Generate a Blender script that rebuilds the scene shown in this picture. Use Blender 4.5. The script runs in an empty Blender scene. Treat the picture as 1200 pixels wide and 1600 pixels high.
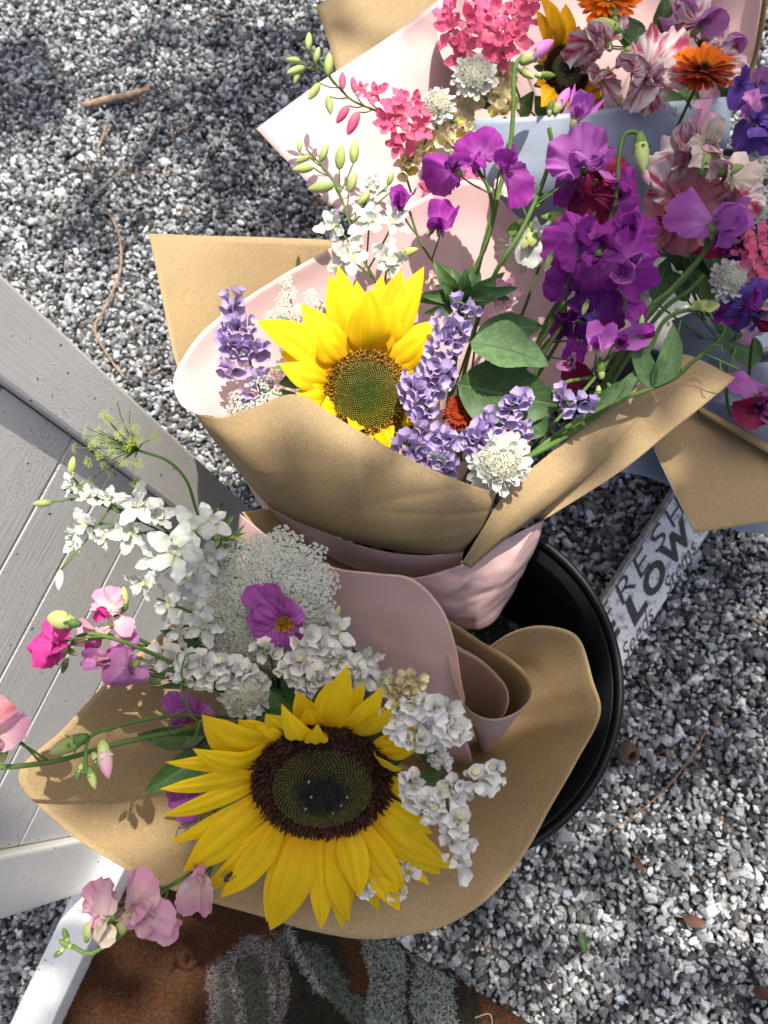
import bpy, math, random
import numpy as np
from mathutils import Matrix, Vector, noise as mnoise

# ------------------------------------------------------------------ camera, sky, sun, exposure
SC = bpy.context.scene
COL = SC.collection
FPX, CAMH = 1202.0, 0.97                       # focal length in photo pixels (1200x1600), camera height in metres
NAD = np.array([200.0, 380.0, FPX]); NAD /= np.linalg.norm(NAD)     # straight down, in camera axes (right, down, forward)
AZ = -NAD
AX = np.array([1.0, 0, 0]) - NAD * NAD[0]; AX /= np.linalg.norm(AX)
AY = np.cross(AZ, AX)
RC = np.array([AX, AY, AZ])                    # camera axes -> world axes

def D(x, y, z):
    "camera direction (right, down, forward) -> world unit vector"
    v = RC @ np.array([x, y, z], float)
    return v / np.linalg.norm(v)
def W(px, py, d):
    "point seen at photo pixel px,py at depth d"
    return RC @ (np.array([(px - 600) / FPX, (py - 800) / FPX, 1.0]) * d) + np.array([0, 0, CAMH])
def WH(px, py, h=0.0):
    "point seen at photo pixel px,py at height h over the ground"
    r = RC @ np.array([(px - 600) / FPX, (py - 800) / FPX, 1.0])
    t = (h - CAMH) / r[2]
    return r * t + np.array([0, 0, CAMH])
def S(px, d):
    return px * d / FPX
VIEW = D(0, 0, 1)

cam_d = bpy.data.cameras.new('camera')
cam = bpy.data.objects.new('camera', cam_d); COL.objects.link(cam)
right, down, fwd = RC @ [1, 0, 0], RC @ [0, 1, 0], RC @ [0, 0, 1]
cam.matrix_world = Matrix(((right[0], -down[0], -fwd[0], 0), (right[1], -down[1], -fwd[1], 0),
                           (right[2], -down[2], -fwd[2], CAMH), (0, 0, 0, 1)))
cam_d.sensor_fit = 'VERTICAL'; cam_d.sensor_height = 36; cam_d.sensor_width = 27
cam_d.lens = 36 * FPX / 1600
cam_d.clip_start = 0.02; cam_d.clip_end = 500
cam_d.dof.use_dof = True; cam_d.dof.focus_distance = 0.56; cam_d.dof.aperture_fstop = 10
SC.camera = cam

SUN = D(-0.12, 0.62, 1.0)                      # the way the light travels
SUNPOS = -SUN
w = bpy.data.worlds.new('World'); SC.world = w; w.use_nodes = True
nt = w.node_tree; bg = nt.nodes['Background']
sky = nt.nodes.new('ShaderNodeTexSky'); sky.sky_type = 'NISHITA'; sky.sun_disc = False
sky.dust_density = 5.0; sky.ozone_density = 0.6; sky.air_density = 0.8
sky.sun_elevation = math.asin(SUNPOS[2]); sky.sun_rotation = math.atan2(SUNPOS[0], SUNPOS[1])
nt.links.new(sky.outputs[0], bg.inputs[0]); bg.inputs[1].default_value = 0.105
sl = bpy.data.lights.new('sun', 'SUN'); sl.energy = 4.6; sl.angle = math.radians(0.53); sl.color = (1, 0.925, 0.80)
so = bpy.data.objects.new('sun', sl); COL.objects.link(so)
so.rotation_euler = Vector(SUN).to_track_quat('-Z', 'Y').to_euler(); so.location = (0, 0, 5)
SC.view_settings.view_transform = 'Standard'; SC.view_settings.look = 'None'
SC.view_settings.gamma = 1; SC.view_settings.use_curve_mapping = False
SC.view_settings.exposure = 0.74
SC.cycles.use_denoising = True
SC.cycles.max_bounces = 6; SC.cycles.diffuse_bounces = 3; SC.cycles.transmission_bounces = 2; SC.cycles.glossy_bounces = 2

rng = np.random.default_rng(7)
random.seed(7)

# ------------------------------------------------------------------ helpers
def link(o):
    COL.objects.link(o); return o
def tag(o, label=None, cat=None, group=None, kind=None):
    if label: o['label'] = label
    if cat: o['category'] = cat
    if group: o['group'] = group
    if kind: o['kind'] = kind
    return o
def mesh(name, V, F, uv=None, mats=(), smooth=True, midx=None):
    me = bpy.data.meshes.new(name)
    V = np.asarray(V, float)
    me.from_pydata([tuple(v) for v in V], [], [tuple(int(i) for i in f) for f in F])
    if uv is not None:
        lay = me.uv_layers.new(name='UVMap')
        idx = np.zeros(len(me.loops), int); me.loops.foreach_get('vertex_index', idx)
        lay.data.foreach_set('uv', np.asarray(uv, float)[idx].astype(np.float32).ravel())
    for m in mats: me.materials.append(m)
    if midx is not None: me.polygons.foreach_set('material_index', np.asarray(midx, np.int32))
    me.polygons.foreach_set('use_smooth', [smooth] * len(me.polygons))
    me.update()
    return me
def empty(name, loc):
    o = bpy.data.objects.new(name, None); link(o); o.location = Vector(loc); o.empty_display_size = 0.01
    return o
def part(name, me, parent, M=None, mat=None):
    """a mesh under its parent; M is a WORLD matrix (None = vertices are in world axes)"""
    o = bpy.data.objects.new(name, me); link(o)
    if M is None: M = Matrix.Identity(4)
    if parent is not None:
        o.parent = parent
        o.matrix_basis = wm(parent).inverted() @ M
    else:
        o.matrix_basis = M
    o['_wm'] = [x for r in M for x in r]
    if mat is not None:
        if len(me.materials) == 0: me.materials.append(mat)
        o.material_slots[0].link = 'OBJECT'; o.material_slots[0].material = mat
    return o
def wm(o):
    if '_wm' in o:
        a = list(o['_wm']); return Matrix((a[0:4], a[4:8], a[8:12], a[12:16]))
    return Matrix.Translation(o.location)
def frame(pos, facing, up, s=1.0):
    z = Vector(facing).normalized(); y = Vector(up); y = (y - z * y.dot(z))
    if y.length < 1e-4: y = z.orthogonal()
    y.normalize(); x = y.cross(z)
    M = Matrix(((x.x, y.x, z.x, 0), (x.y, y.y, z.y, 0), (x.z, y.z, z.z, 0), (0, 0, 0, 1)))
    return Matrix.Translation(Vector(pos)) @ M @ Matrix.Scale(s, 4)
def imgdir(deg):
    "0 = up in the picture, 90 = right"
    a = math.radians(deg); return D(math.sin(a), -math.cos(a), 0)
def grid_faces(nu, nv, closed=False):
    F = []
    for i in range(nu - 1):
        for j in range(nv if closed else nv - 1):
            k = (j + 1) % nv
            F.append((i * nv + j, i * nv + k, (i + 1) * nv + k, (i + 1) * nv + j))
    return F
def catmull(P, n):
    P = np.asarray(P, float)
    if len(P) == 2:
        t = np.linspace(0, 1, n)[:, None]; return P[0] * (1 - t) + P[1] * t
    Q = np.vstack([2 * P[0] - P[1], P, 2 * P[-1] - P[-2]])
    seg = np.linalg.norm(np.diff(P[:, :3], axis=0), axis=1) ** 0.7 + 1e-9
    cum = np.concatenate([[0], np.cumsum(seg)]); cum /= cum[-1]
    out = []
    for s in np.linspace(0, 1, n):
        i = min(np.searchsorted(cum, s, side='right') - 1, len(P) - 2); i = max(i, 0)
        t = (s - cum[i]) / (cum[i + 1] - cum[i])
        p0, p1, p2, p3 = Q[i], Q[i + 1], Q[i + 2], Q[i + 3]
        out.append(0.5 * (2 * p1 + (p2 - p0) * t + (2 * p0 - 5 * p1 + 4 * p2 - p3) * t * t + (3 * p1 - p0 - 3 * p2 + p3) * t ** 3))
    return np.array(out)
def tube_data(P, r, n=24, k=7, smoothpath=True, cap=True):
    P = np.asarray(P, float)
    C = catmull(P, n) if smoothpath else P
    n = len(C)
    rr = np.interp(np.linspace(0, 1, n), np.linspace(0, 1, len(r)), r) if hasattr(r, '__len__') else np.full(n, r)
    T = np.gradient(C, axis=0); T /= np.linalg.norm(T, axis=1)[:, None] + 1e-12
    a = np.array([0, 0, 1.0]) if abs(T[0][2]) < 0.9 else np.array([1.0, 0, 0])
    nrm = a - T[0] * (a @ T[0]); nrm /= np.linalg.norm(nrm)
    V, UV = [], []
    for i in range(n):
        nrm = nrm - T[i] * (nrm @ T[i]); nrm /= np.linalg.norm(nrm) + 1e-12
        b = np.cross(T[i], nrm)
        for j in range(k):
            an = 2 * math.pi * j / k
            V.append(C[i] + rr[i] * (math.cos(an) * nrm + math.sin(an) * b)); UV.append((i / (n - 1), j / k))
    F = grid_faces(n, k, True)
    if cap:
        F += [tuple(range(k))[::-1], tuple((n - 1) * k + j for j in range(k))]
    return np.array(V), F, np.array(UV)
def merge(items):
    V, F, U, o = [], [], [], 0
    for v, f, u in items:
        V.append(v); U.append(u); F += [tuple(i + o for i in q) for q in f]; o += len(v)
    return np.vstack(V), F, np.vstack(U)
def tube(name, P, r, mat, parent, n=24, k=7, **kw):
    v, f, u = tube_data(P, r, n, k, **kw)
    return part(name, mesh(name, v, f, u, [mat]), parent)
def PX(pts):
    return np.array([W(*p) for p in pts])
def box_data(c, ax, ay, az, sx, sy, sz, bev=0.0):
    "box centred at c along unit axes; bevelled by a small chamfer"
    c, ax, ay, az = (np.asarray(q, float) for q in (c, ax, ay, az))
    import bmesh
    bm = bmesh.new(); bmesh.ops.create_cube(bm, size=1)
    for v in bm.verts: v.co = Vector((v.co.x * sx, v.co.y * sy, v.co.z * sz))
    if bev: bmesh.ops.bevel(bm, geom=bm.edges[:], offset=bev, segments=2, affect='EDGES', profile=0.6)
    bm.verts.ensure_lookup_table()
    L = np.array([v.co[:] for v in bm.verts]); F = [tuple(v.index for v in f.verts) for f in bm.faces]
    bm.free()
    return c + L[:, :1] * ax + L[:, 1:2] * ay + L[:, 2:3] * az, F, L[:, :2]

# ------------------------------------------------------------------ materials
MATS = {}
def nmat(name):
    m = bpy.data.materials.new(name); m.use_nodes = True; MATS[name] = m
    return m, m.node_tree.nodes, m.node_tree.links, m.node_tree.nodes['Principled BSDF']
def ramp(N, pts):
    r = N.new('ShaderNodeValToRGB'); e = r.color_ramp.elements
    while len(e) < len(pts): e.new(0.5)
    for k, (p, c) in zip(e, pts): k.position = p; k.color = (*c, 1)
    return r
def mixc(N, L, fac, a, b, mode='MIX'):
    m = N.new('ShaderNodeMix'); m.data_type = 'RGBA'; m.blend_type = mode
    for s, v in ((m.inputs[0], fac), (m.inputs[6], a), (m.inputs[7], b)):
        if hasattr(v, 'is_output'): L.new(v, s)
        elif isinstance(v, (int, float)): s.default_value = v
        else: s.default_value = (*v, 1)
    return m.outputs[2]
def petal_mat(name, base, tip, vein=None, vamt=0.35, trans=0.35, rough=0.55, vscale=26, split=None, vr_=(0.40, 0.62), blotch=0.16):
    m, N, L, P = nmat(name)
    uv = N.new('ShaderNodeUVMap'); sep = N.new('ShaderNodeSeparateXYZ'); L.new(uv.outputs[0], sep.inputs[0])
    mp = N.new('ShaderNodeMapping'); mp.inputs['Scale'].default_value = (1.6, vscale, 1); L.new(uv.outputs[0], mp.inputs[0])
    oi = N.new('ShaderNodeObjectInfo')
    nz = N.new('ShaderNodeTexNoise'); nz.noise_dimensions = '4D'; nz.inputs['Scale'].default_value = 1.0; nz.inputs['Detail'].default_value = 4
    L.new(mp.outputs[0], nz.inputs['Vector'])
    mw = N.new('ShaderNodeMath'); mw.operation = 'MULTIPLY'; mw.inputs[1].default_value = 37; L.new(oi.outputs['Random'], mw.inputs[0]); L.new(mw.outputs[0], nz.inputs['W'])
    g = ramp(N, [(0.0, base), (split or 0.75, tip)]); L.new(sep.outputs[0], g.inputs[0])
    col = g.outputs[0]
    vr = ramp(N, [(vr_[0], (0, 0, 0)), (vr_[1], (1, 1, 1))]); L.new(nz.outputs[0], vr.inputs[0])
    mm = N.new('ShaderNodeMath'); mm.operation = 'MULTIPLY'; mm.inputs[1].default_value = vamt; L.new(vr.outputs[0], mm.inputs[0])
    col = mixc(N, L, mm.outputs[0], col, vein or tuple(c * 0.55 for c in tip))
    nb = N.new('ShaderNodeTexNoise'); nb.inputs['Scale'].default_value = 90; nb.inputs['Detail'].default_value = 3
    tc = N.new('ShaderNodeTexCoord'); L.new(tc.outputs['Object'], nb.inputs['Vector'])
    br = ramp(N, [(0.3, (1 - blotch,) * 3), (0.75, (1 + blotch * 0.7,) * 3)]); L.new(nb.outputs[0], br.inputs[0])
    col = mixc(N, L, 1.0, col, br.outputs[0], 'MULTIPLY')
    hv = N.new('ShaderNodeHueSaturation'); hv.inputs['Hue'].default_value = 0.5
    mr = N.new('ShaderNodeMapRange'); mr.inputs[3].default_value = 0.82; mr.inputs[4].default_value = 1.12; L.new(oi.outputs['Random'], mr.inputs[0]); L.new(mr.outputs[0], hv.inputs['Value'])
    L.new(col, hv.inputs['Color']); col = hv.outputs[0]
    L.new(col, P.inputs['Base Color']); P.inputs['Roughness'].default_value = rough + 0.1
    P.inputs['Specular IOR Level'].default_value = 0.2
    bp = N.new('ShaderNodeBump'); bp.inputs['Strength'].default_value = 0.30; bp.inputs['Distance'].default_value = 0.0012
    L.new(nz.outputs[0], bp.inputs['Height']); L.new(bp.outputs[0], P.inputs['Normal'])
    tr = N.new('ShaderNodeBsdfTranslucent'); L.new(col, tr.inputs[0])
    mx = N.new('ShaderNodeMixShader'); mx.inputs[0].default_value = trans
    L.new(P.outputs[0], mx.inputs[1]); L.new(tr.outputs[0], mx.inputs[2])
    L.new(mx.outputs[0], N['Material Output'].inputs[0])
    return m
def plain_mat(name, a, b, scale=60, rough=0.6, bump=0.0, bdist=0.001, stretch=(1, 1, 1), spec=0.3, metal=0.0, detail=5):
    m, N, L, P = nmat(name)
    tc = N.new('ShaderNodeTexCoord'); mp = N.new('ShaderNodeMapping'); mp.inputs['Scale'].default_value = stretch
    L.new(tc.outputs['Object'], mp.inputs[0])
    nz = N.new('ShaderNodeTexNoise'); nz.inputs['Scale'].default_value = scale; nz.inputs['Detail'].default_value = detail
    L.new(mp.outputs[0], nz.inputs['Vector'])
    r = ramp(N, [(0.3, a), (0.7, b)]); L.new(nz.outputs[0], r.inputs[0]); L.new(r.outputs[0], P.inputs['Base Color'])
    P.inputs['Roughness'].default_value = rough; P.inputs['Specular IOR Level'].default_value = spec; P.inputs['Metallic'].default_value = metal
    if bump:
        bp = N.new('ShaderNodeBump'); bp.inputs['Strength'].default_value = bump; bp.inputs['Distance'].default_value = bdist
        L.new(nz.outputs[0], bp.inputs['Height']); L.new(bp.outputs[0], P.inputs['Normal'])
    return m
def attr_mat(name, rough=0.7, spec=0.25, nscale=260, lo=0.7, hi=1.25, trans=0.0, bump=0.0):
    "colour comes from the mesh's own colour attribute, broken up by noise"
    m, N, L, P = nmat(name)
    at = N.new('ShaderNodeAttribute'); at.attribute_name = 'Col'
    tc = N.new('ShaderNodeTexCoord'); nz = N.new('ShaderNodeTexNoise'); nz.inputs['Scale'].default_value = nscale; nz.inputs['Detail'].default_value = 4
    L.new(tc.outputs['Object'], nz.inputs['Vector'])
    r = ramp(N, [(0.3, (lo,) * 3), (0.7, (hi,) * 3)]); L.new(nz.outputs[0], r.inputs[0])
    c = mixc(N, L, 1.0, at.outputs['Color'], r.outputs[0], 'MULTIPLY')
    L.new(c, P.inputs['Base Color']); P.inputs['Roughness'].default_value = rough; P.inputs['Specular IOR Level'].default_value = spec
    if bump:
        bp = N.new('ShaderNodeBump'); bp.inputs['Strength'].default_value = bump; bp.inputs['Distance'].default_value = 0.001
        L.new(nz.outputs[0], bp.inputs['Height']); L.new(bp.outputs[0], P.inputs['Normal'])
    if trans:
        tr = N.new('ShaderNodeBsdfTranslucent'); L.new(c, tr.inputs[0])
        mx = N.new('ShaderNodeMixShader'); mx.inputs[0].default_value = trans
        L.new(P.outputs[0], mx.inputs[1]); L.new(tr.outputs[0], mx.inputs[2]); L.new(mx.outputs[0], N['Material Output'].inputs[0])
    return m
def set_col(me, C):
    a = me.color_attributes.new('Col', 'FLOAT_COLOR', 'POINT')
    C = np.asarray(C, np.float32)
    if C.shape[1] == 3: C = np.hstack([C, np.ones((len(C), 1), np.float32)])
    a.data.foreach_set('color', C.ravel())

def leaf_mat(name, c, vein, rough=0.5, trans=0.2, sheen=0.35):
    m, N, L, P = nmat(name)
    uv = N.new('ShaderNodeUVMap'); sep = N.new('ShaderNodeSeparateXYZ'); L.new(uv.outputs[0], sep.inputs[0])
    def M2(op, a, b):
        q = N.new('ShaderNodeMath'); q.operation = op
        for i, v in enumerate((a, b)):
            if v is None: continue
            if hasattr(v, 'is_output'): L.new(v, q.inputs[i])
            else: q.inputs[i].default_value = v
        return q.outputs[0]
    av = M2('ABSOLUTE', M2('SUBTRACT', sep.outputs[1], 0.5), None)
    mid = M2('LESS_THAN', av, 0.026)
    ph_ = M2('MULTIPLY', M2('SUBTRACT', sep.outputs[0], M2('MULTIPLY', av, 0.55)), 62.0)
    side = M2('GREATER_THAN', M2('SINE', ph_, None), 0.93)
    vn = M2('MAXIMUM', mid, M2('MULTIPLY', side, 0.55))
    tc = N.new('ShaderNodeTexCoord'); nz = N.new('ShaderNodeTexNoise'); nz.inputs['Scale'].default_value = 160; nz.inputs['Detail'].default_value = 5; L.new(tc.outputs['Object'], nz.inputs['Vector'])
    n2 = N.new('ShaderNodeTexNoise'); n2.inputs['Scale'].default_value = 35; L.new(tc.outputs['Object'], n2.inputs['Vector'])
    r = ramp(N, [(0.3, tuple(q * 0.72 for q in c)), (0.7, tuple(q * 1.3 for q in c))]); L.new(nz.outputs[0], r.inputs[0])
    r2 = ramp(N, [(0.3, (0.8, 0.85, 0.8)), (0.7, (1.2, 1.12, 1.0))]); L.new(n2.outputs[0], r2.inputs[0])
    col = mixc(N, L, 1.0, r.outputs[0], r2.outputs[0], 'MULTIPLY')
    col = mixc(N, L, M2('MULTIPLY', vn, 0.85), col, vein)
    L.new(col, P.inputs['Base Color']); P.inputs['Roughness'].default_value = rough; P.inputs['Specular IOR Level'].default_value = sheen
    hh = M2('SUBTRACT', M2('MULTIPLY', nz.outputs[0], 0.5), vn)
    bp = N.new('ShaderNodeBump'); bp.inputs['Strength'].default_value = 0.5; bp.inputs['Distance'].default_value = 0.0008; L.new(hh, bp.inputs['Height']); L.new(bp.outputs[0], P.inputs['Normal'])
    tr = N.new('ShaderNodeBsdfTranslucent'); L.new(col, tr.inputs[0])
    mx = N.new('ShaderNodeMixShader'); mx.inputs[0].default_value = trans
    L.new(P.outputs[0], mx.inputs[1]); L.new(tr.outputs[0], mx.inputs[2]); L.new(mx.outputs[0], N['Material Output'].inputs[0])
    return m
# papers
def paper_mat(name, c, flecks, rough, fine):
    m, N, L, P = nmat(name)
    tc = N.new('ShaderNodeTexCoord')
    nz = N.new('ShaderNodeTexNoise'); nz.inputs['Scale'].default_value = 700; nz.inputs['Detail'].default_value = 6; L.new(tc.outputs['Object'], nz.inputs['Vector'])
    big = N.new('ShaderNodeTexNoise'); big.inputs['Scale'].default_value = 14; big.inputs['Detail'].default_value = 4; L.new(tc.outputs['Object'], big.inputs['Vector'])
    r = ramp(N, [(0.3, tuple(q * (1 - fine) for q in c)), (0.7, tuple(min(1, q * (1 + fine)) for q in c))]); L.new(nz.outputs[0], r.inputs[0])
    r2 = ramp(N, [(0.3, (0.93,) * 3), (0.7, (1.05,) * 3)]); L.new(big.outputs[0], r2.inputs[0])
    col = mixc(N, L, 1.0, r.outputs[0], r2.outputs[0], 'MULTIPLY')
    if flecks:
        for k, (sc, dark) in enumerate(((430, 0.62), (300, 1.35))):      # short darker and paler pulp fibres
            dn = N.new('ShaderNodeTexNoise'); dn.inputs['Scale'].default_value = 120 + 40 * k; L.new(tc.outputs['Object'], dn.inputs['Vector'])
            ad = N.new('ShaderNodeVectorMath'); ad.operation = 'MULTIPLY_ADD'; ad.inputs[1].default_value = (0.02, 0.02, 0.02)
            L.new(dn.outputs['Color'], ad.inputs[0]); L.new(tc.outputs['Object'], ad.inputs[2])
            mp = N.new('ShaderNodeMapping'); mp.inputs['Scale'].default_value = (1, 3.2, 2) if k else (3.0, 1, 1.6); mp.inputs['Rotation'].default_value = (0.4, 0.3, 0.6 + k); L.new(ad.outputs[0], mp.inputs[0])
            vn = N.new('ShaderNodeTexNoise'); vn.inputs['Scale'].default_value = sc; vn.inputs['Detail'].default_value = 1; L.new(mp.outputs[0], vn.inputs['Vector'])
            vr = ramp(N, [(0.60, (0, 0, 0)), (0.70, (1, 1, 1))]); L.new(vn.outputs[0], vr.inputs[0])
            mm = N.new('ShaderNodeMath'); mm.operation = 'MULTIPLY'; mm.inputs[1].default_value = 0.75; L.new(vr.outputs[0], mm.inputs[0])
            col = mixc(N, L, mm.outputs[0], col, tuple(min(1, q * dark) for q in c))
    L.new(col, P.inputs['Base Color']); P.inputs['Roughness'].default_value = rough; P.inputs['Specular IOR Level'].default_value = 0.35
    bp = N.new('ShaderNodeBump'); bp.inputs['Strength'].default_value = 0.25 if flecks else 0.08; bp.inputs['Distance'].default_value = 0.0004
    L.new(nz.outputs[0], bp.inputs['Height'])
    b2 = N.new('ShaderNodeBump'); b2.inputs['Strength'].default_value = 0.25; b2.inputs['Distance'].default_value = 0.006
    L.new(big.outputs[0], b2.inputs['Height']); L.new(bp.outputs[0], b2.inputs['Normal']); L.new(b2.outputs[0], P.inputs['Normal'])
    tr = N.new('ShaderNodeBsdfTranslucent'); L.new(col, tr.inputs[0])
    mx = N.new('ShaderNodeMixShader'); mx.inputs[0].default_value = 0.10
    L.new(P.outputs[0], mx.inputs[1]); L.new(tr.outputs[0], mx.inputs[2]); L.new(mx.outputs[0], N['Material Output'].inputs[0])
    return m
KRAFT = paper_mat('kraft_paper', (0.345, 0.25, 0.13), True, 0.72, 0.13)
PINK = paper_mat('pink_paper', (0.67, 0.465, 0.46), False, 0.42, 0.02)
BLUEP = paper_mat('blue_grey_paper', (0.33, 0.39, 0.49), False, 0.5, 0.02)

LINING = paper_mat('shaded_blue_grey_paper', (0.10, 0.12, 0.17), False, 0.5, 0.02)  # blue-grey paper again, darkened to put the lining's shade in its colour

GREEN = petal_mat('stem_green', (0.10, 0.19, 0.045), (0.13, 0.23, 0.06), (0.06, 0.12, 0.03), 0.4, 0.12, 0.5, 10)
DKGREEN = leaf_mat('leaf_dark_green', (0.045, 0.105, 0.032), (0.10, 0.18, 0.07))
MIDGREEN = leaf_mat('leaf_grey_green', (0.105, 0.20, 0.085), (0.06, 0.13, 0.05), 0.6, 0.25)
LIME = petal_mat('bud_lime_green', (0.27, 0.40, 0.07), (0.50, 0.58, 0.20), (0.70, 0.72, 0.45), 0.35, 0.3, 0.5, 8)
YELLOW = petal_mat('sunflower_yellow', (0.80, 0.38, 0.004), (0.90, 0.64, 0.010), (0.74, 0.40, 0.003), 0.45, 0.32, 0.5, 22, 0.35, (0.38, 0.72), 0.05)
GOLD = petal_mat('sunflower_gold', (0.66, 0.30, 0.005), (0.80, 0.43, 0.006), (0.55, 0.24, 0.003), 0.35, 0.30, 0.5, 15, 0.4)
LILAC = petal_mat('statice_lilac', (0.09, 0.055, 0.11), (0.52, 0.42, 0.70), (0.40, 0.29, 0.57), 0.3, 0.25, 0.6, 7, 0.6)
WHITE = petal_mat('petal_white', (0.46, 0.55, 0.28), (0.74, 0.76, 0.74), (0.56, 0.61, 0.53), 0.45, 0.30, 0.55, 14, 0.42)
SWHITE = petal_mat('statice_white', (0.42, 0.46, 0.26), (0.84, 0.84, 0.81), (0.74, 0.75, 0.71), 0.3, 0.24, 0.6, 7, 0.5)  # darker base paints shade into the bottom of the cups
CREAM = petal_mat('petal_cream', (0.60, 0.56, 0.26), (0.78, 0.72, 0.47), (0.66, 0.58, 0.33), 0.3, 0.3, 0.55, 9, 0.4)
PURPLE = petal_mat('pea_purple', (0.60, 0.20, 0.64), (0.46, 0.060, 0.46), (0.29, 0.018, 0.34), 0.65, 0.45, 0.5, 28, 0.6, (0.36, 0.66))
VIOLET = petal_mat('pea_dark_violet', (0.30, 0.05, 0.36), (0.24, 0.022, 0.27), (0.13, 0.012, 0.22), 0.5, 0.34, 0.42, 22)
ORCHID = petal_mat('pea_orchid', (0.70, 0.34, 0.74), (0.60, 0.19, 0.62), (0.44, 0.08, 0.50), 0.55, 0.45, 0.5, 28, 0.6, (0.36, 0.66))
BURG = petal_mat('pea_burgundy', (0.30, 0.03, 0.12), (0.28, 0.020, 0.075), (0.20, 0.01, 0.06), 0.5, 0.35, 0.5, 20)
STRIPE = petal_mat('pea_striped', (0.74, 0.50, 0.55), (0.84, 0.77, 0.75), (0.52, 0.03, 0.13), 0.95, 0.28, 0.55, 20, 0.6, (0.46, 0.60))
ROSE = petal_mat('pea_rose', (0.70, 0.25, 0.33), (0.72, 0.34, 0.38), (0.60, 0.12, 0.18), 0.5, 0.35, 0.55, 20)
PALEPINK = petal_mat('pea_pale_pink', (0.82, 0.72, 0.62), (0.78, 0.42, 0.56), (0.70, 0.28, 0.46), 0.4, 0.35, 0.5, 18)
HOTPINK = petal_mat('pea_hot_pink', (0.72, 0.12, 0.40), (0.76, 0.08, 0.42), (0.62, 0.03, 0.25), 0.5, 0.38, 0.5, 20)
MAUVE = petal_mat('pea_mauve', (0.75, 0.48, 0.68), (0.62, 0.24, 0.56), (0.52, 0.14, 0.46), 0.5, 0.38, 0.5, 20)
CREAMPEA = petal_mat('pea_cream', (0.72, 0.74, 0.45), (0.80, 0.70, 0.60), (0.74, 0.52, 0.52), 0.4, 0.32, 0.5, 18)
BLUEV = petal_mat('pea_blue_violet', (0.22, 0.14, 0.50), (0.16, 0.09, 0.42), (0.12, 0.04, 0.34), 0.5, 0.33, 0.5, 20)
LPINK = petal_mat('larkspur_pink', (0.74, 0.40, 0.40), (0.86, 0.19, 0.36), (0.76, 0.09, 0.26), 0.5, 0.40, 0.5, 16, 0.5)
CPURP = petal_mat('cosmos_purple', (0.20, 0.03, 0.17), (0.34, 0.06, 0.33), (0.50, 0.20, 0.50), 0.5, 0.30, 0.5, 22)
ORANGE = petal_mat('calendula_orange', (0.80, 0.28, 0.004), (0.85, 0.20, 0.004), (0.70, 0.12, 0.003), 0.35, 0.32, 0.5, 6)
RUST = petal_mat('calendula_rust', (0.50, 0.06, 0.004), (0.32, 0.035, 0.006), (0.22, 0.02, 0.006), 0.4, 0.25, 0.5, 6)
DISC = attr_mat('flower_disc', 0.65, 0.3, 500, 0.75, 1.2)
PINM = petal_mat('scabious_floret', (0.50, 0.52, 0.30), (0.74, 0.74, 0.62), None, 0.2, 0.2, 0.6, 5)
LACE = attr_mat('lace_flower', 0.7, 0.2, 300, 0.9, 1.08, 0.25)
STONE = attr_mat('gravel_stone', 0.75, 0.35, 330, 0.62, 1.30, 0.0, 0.4)
COIR = attr_mat('coir_fibre', 0.8, 0.15, 420, 0.6, 1.35)
TWIG = plain_mat('dry_twig', (0.16, 0.10, 0.065), (0.38, 0.28, 0.21), 120, 0.8, 0.4)
BLACKP = plain_mat('black_plastic', (0.006, 0.0065, 0.009), (0.010, 0.011, 0.014), 40, 0.46, 0.03, 0.0005, spec=0.2)
# ------------------------------------------------------------------ ground and gravel
def gravel_ground():
    m, N, L, P = nmat('gravel_bed')
    tc = N.new('ShaderNodeTexCoord')
    v = N.new('ShaderNodeTexVoronoi'); v.inputs['Scale'].default_value = 115; L.new(tc.outputs['Object'], v.inputs['Vector'])
    sp = N.new('ShaderNodeSeparateColor'); L.new(v.outputs['Color'], sp.inputs[0])
    r = ramp(N, [(0.0, (0.012, 0.013, 0.015)), (0.6, (0.05, 0.052, 0.055)), (1.0, (0.13, 0.13, 0.13))]); L.new(sp.outputs[0], r.inputs[0])  # dark tones stand in for deep shade in the gaps between grains
    L.new(r.outputs[0], P.inputs['Base Color']); P.inputs['Roughness'].default_value = 0.9
    bp = N.new('ShaderNodeBump'); bp.inputs['Strength'].default_value = 1; bp.inputs['Distance'].default_value = 0.006; bp.invert = True
    L.new(v.outputs['Distance'], bp.inputs['Height']); L.new(bp.outputs[0], P.inputs['Normal'])
    n = 40.0
    o = part('ground', mesh('ground', [(-n, -n, -0.009), (n, -n, -0.009), (n, n, -0.009), (-n, n, -0.009)], [(0, 1, 2, 3)], None, [m]), None)
    tag(o, kind='structure', label='ground under the grey gravel', cat='ground')
gravel_ground()

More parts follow.
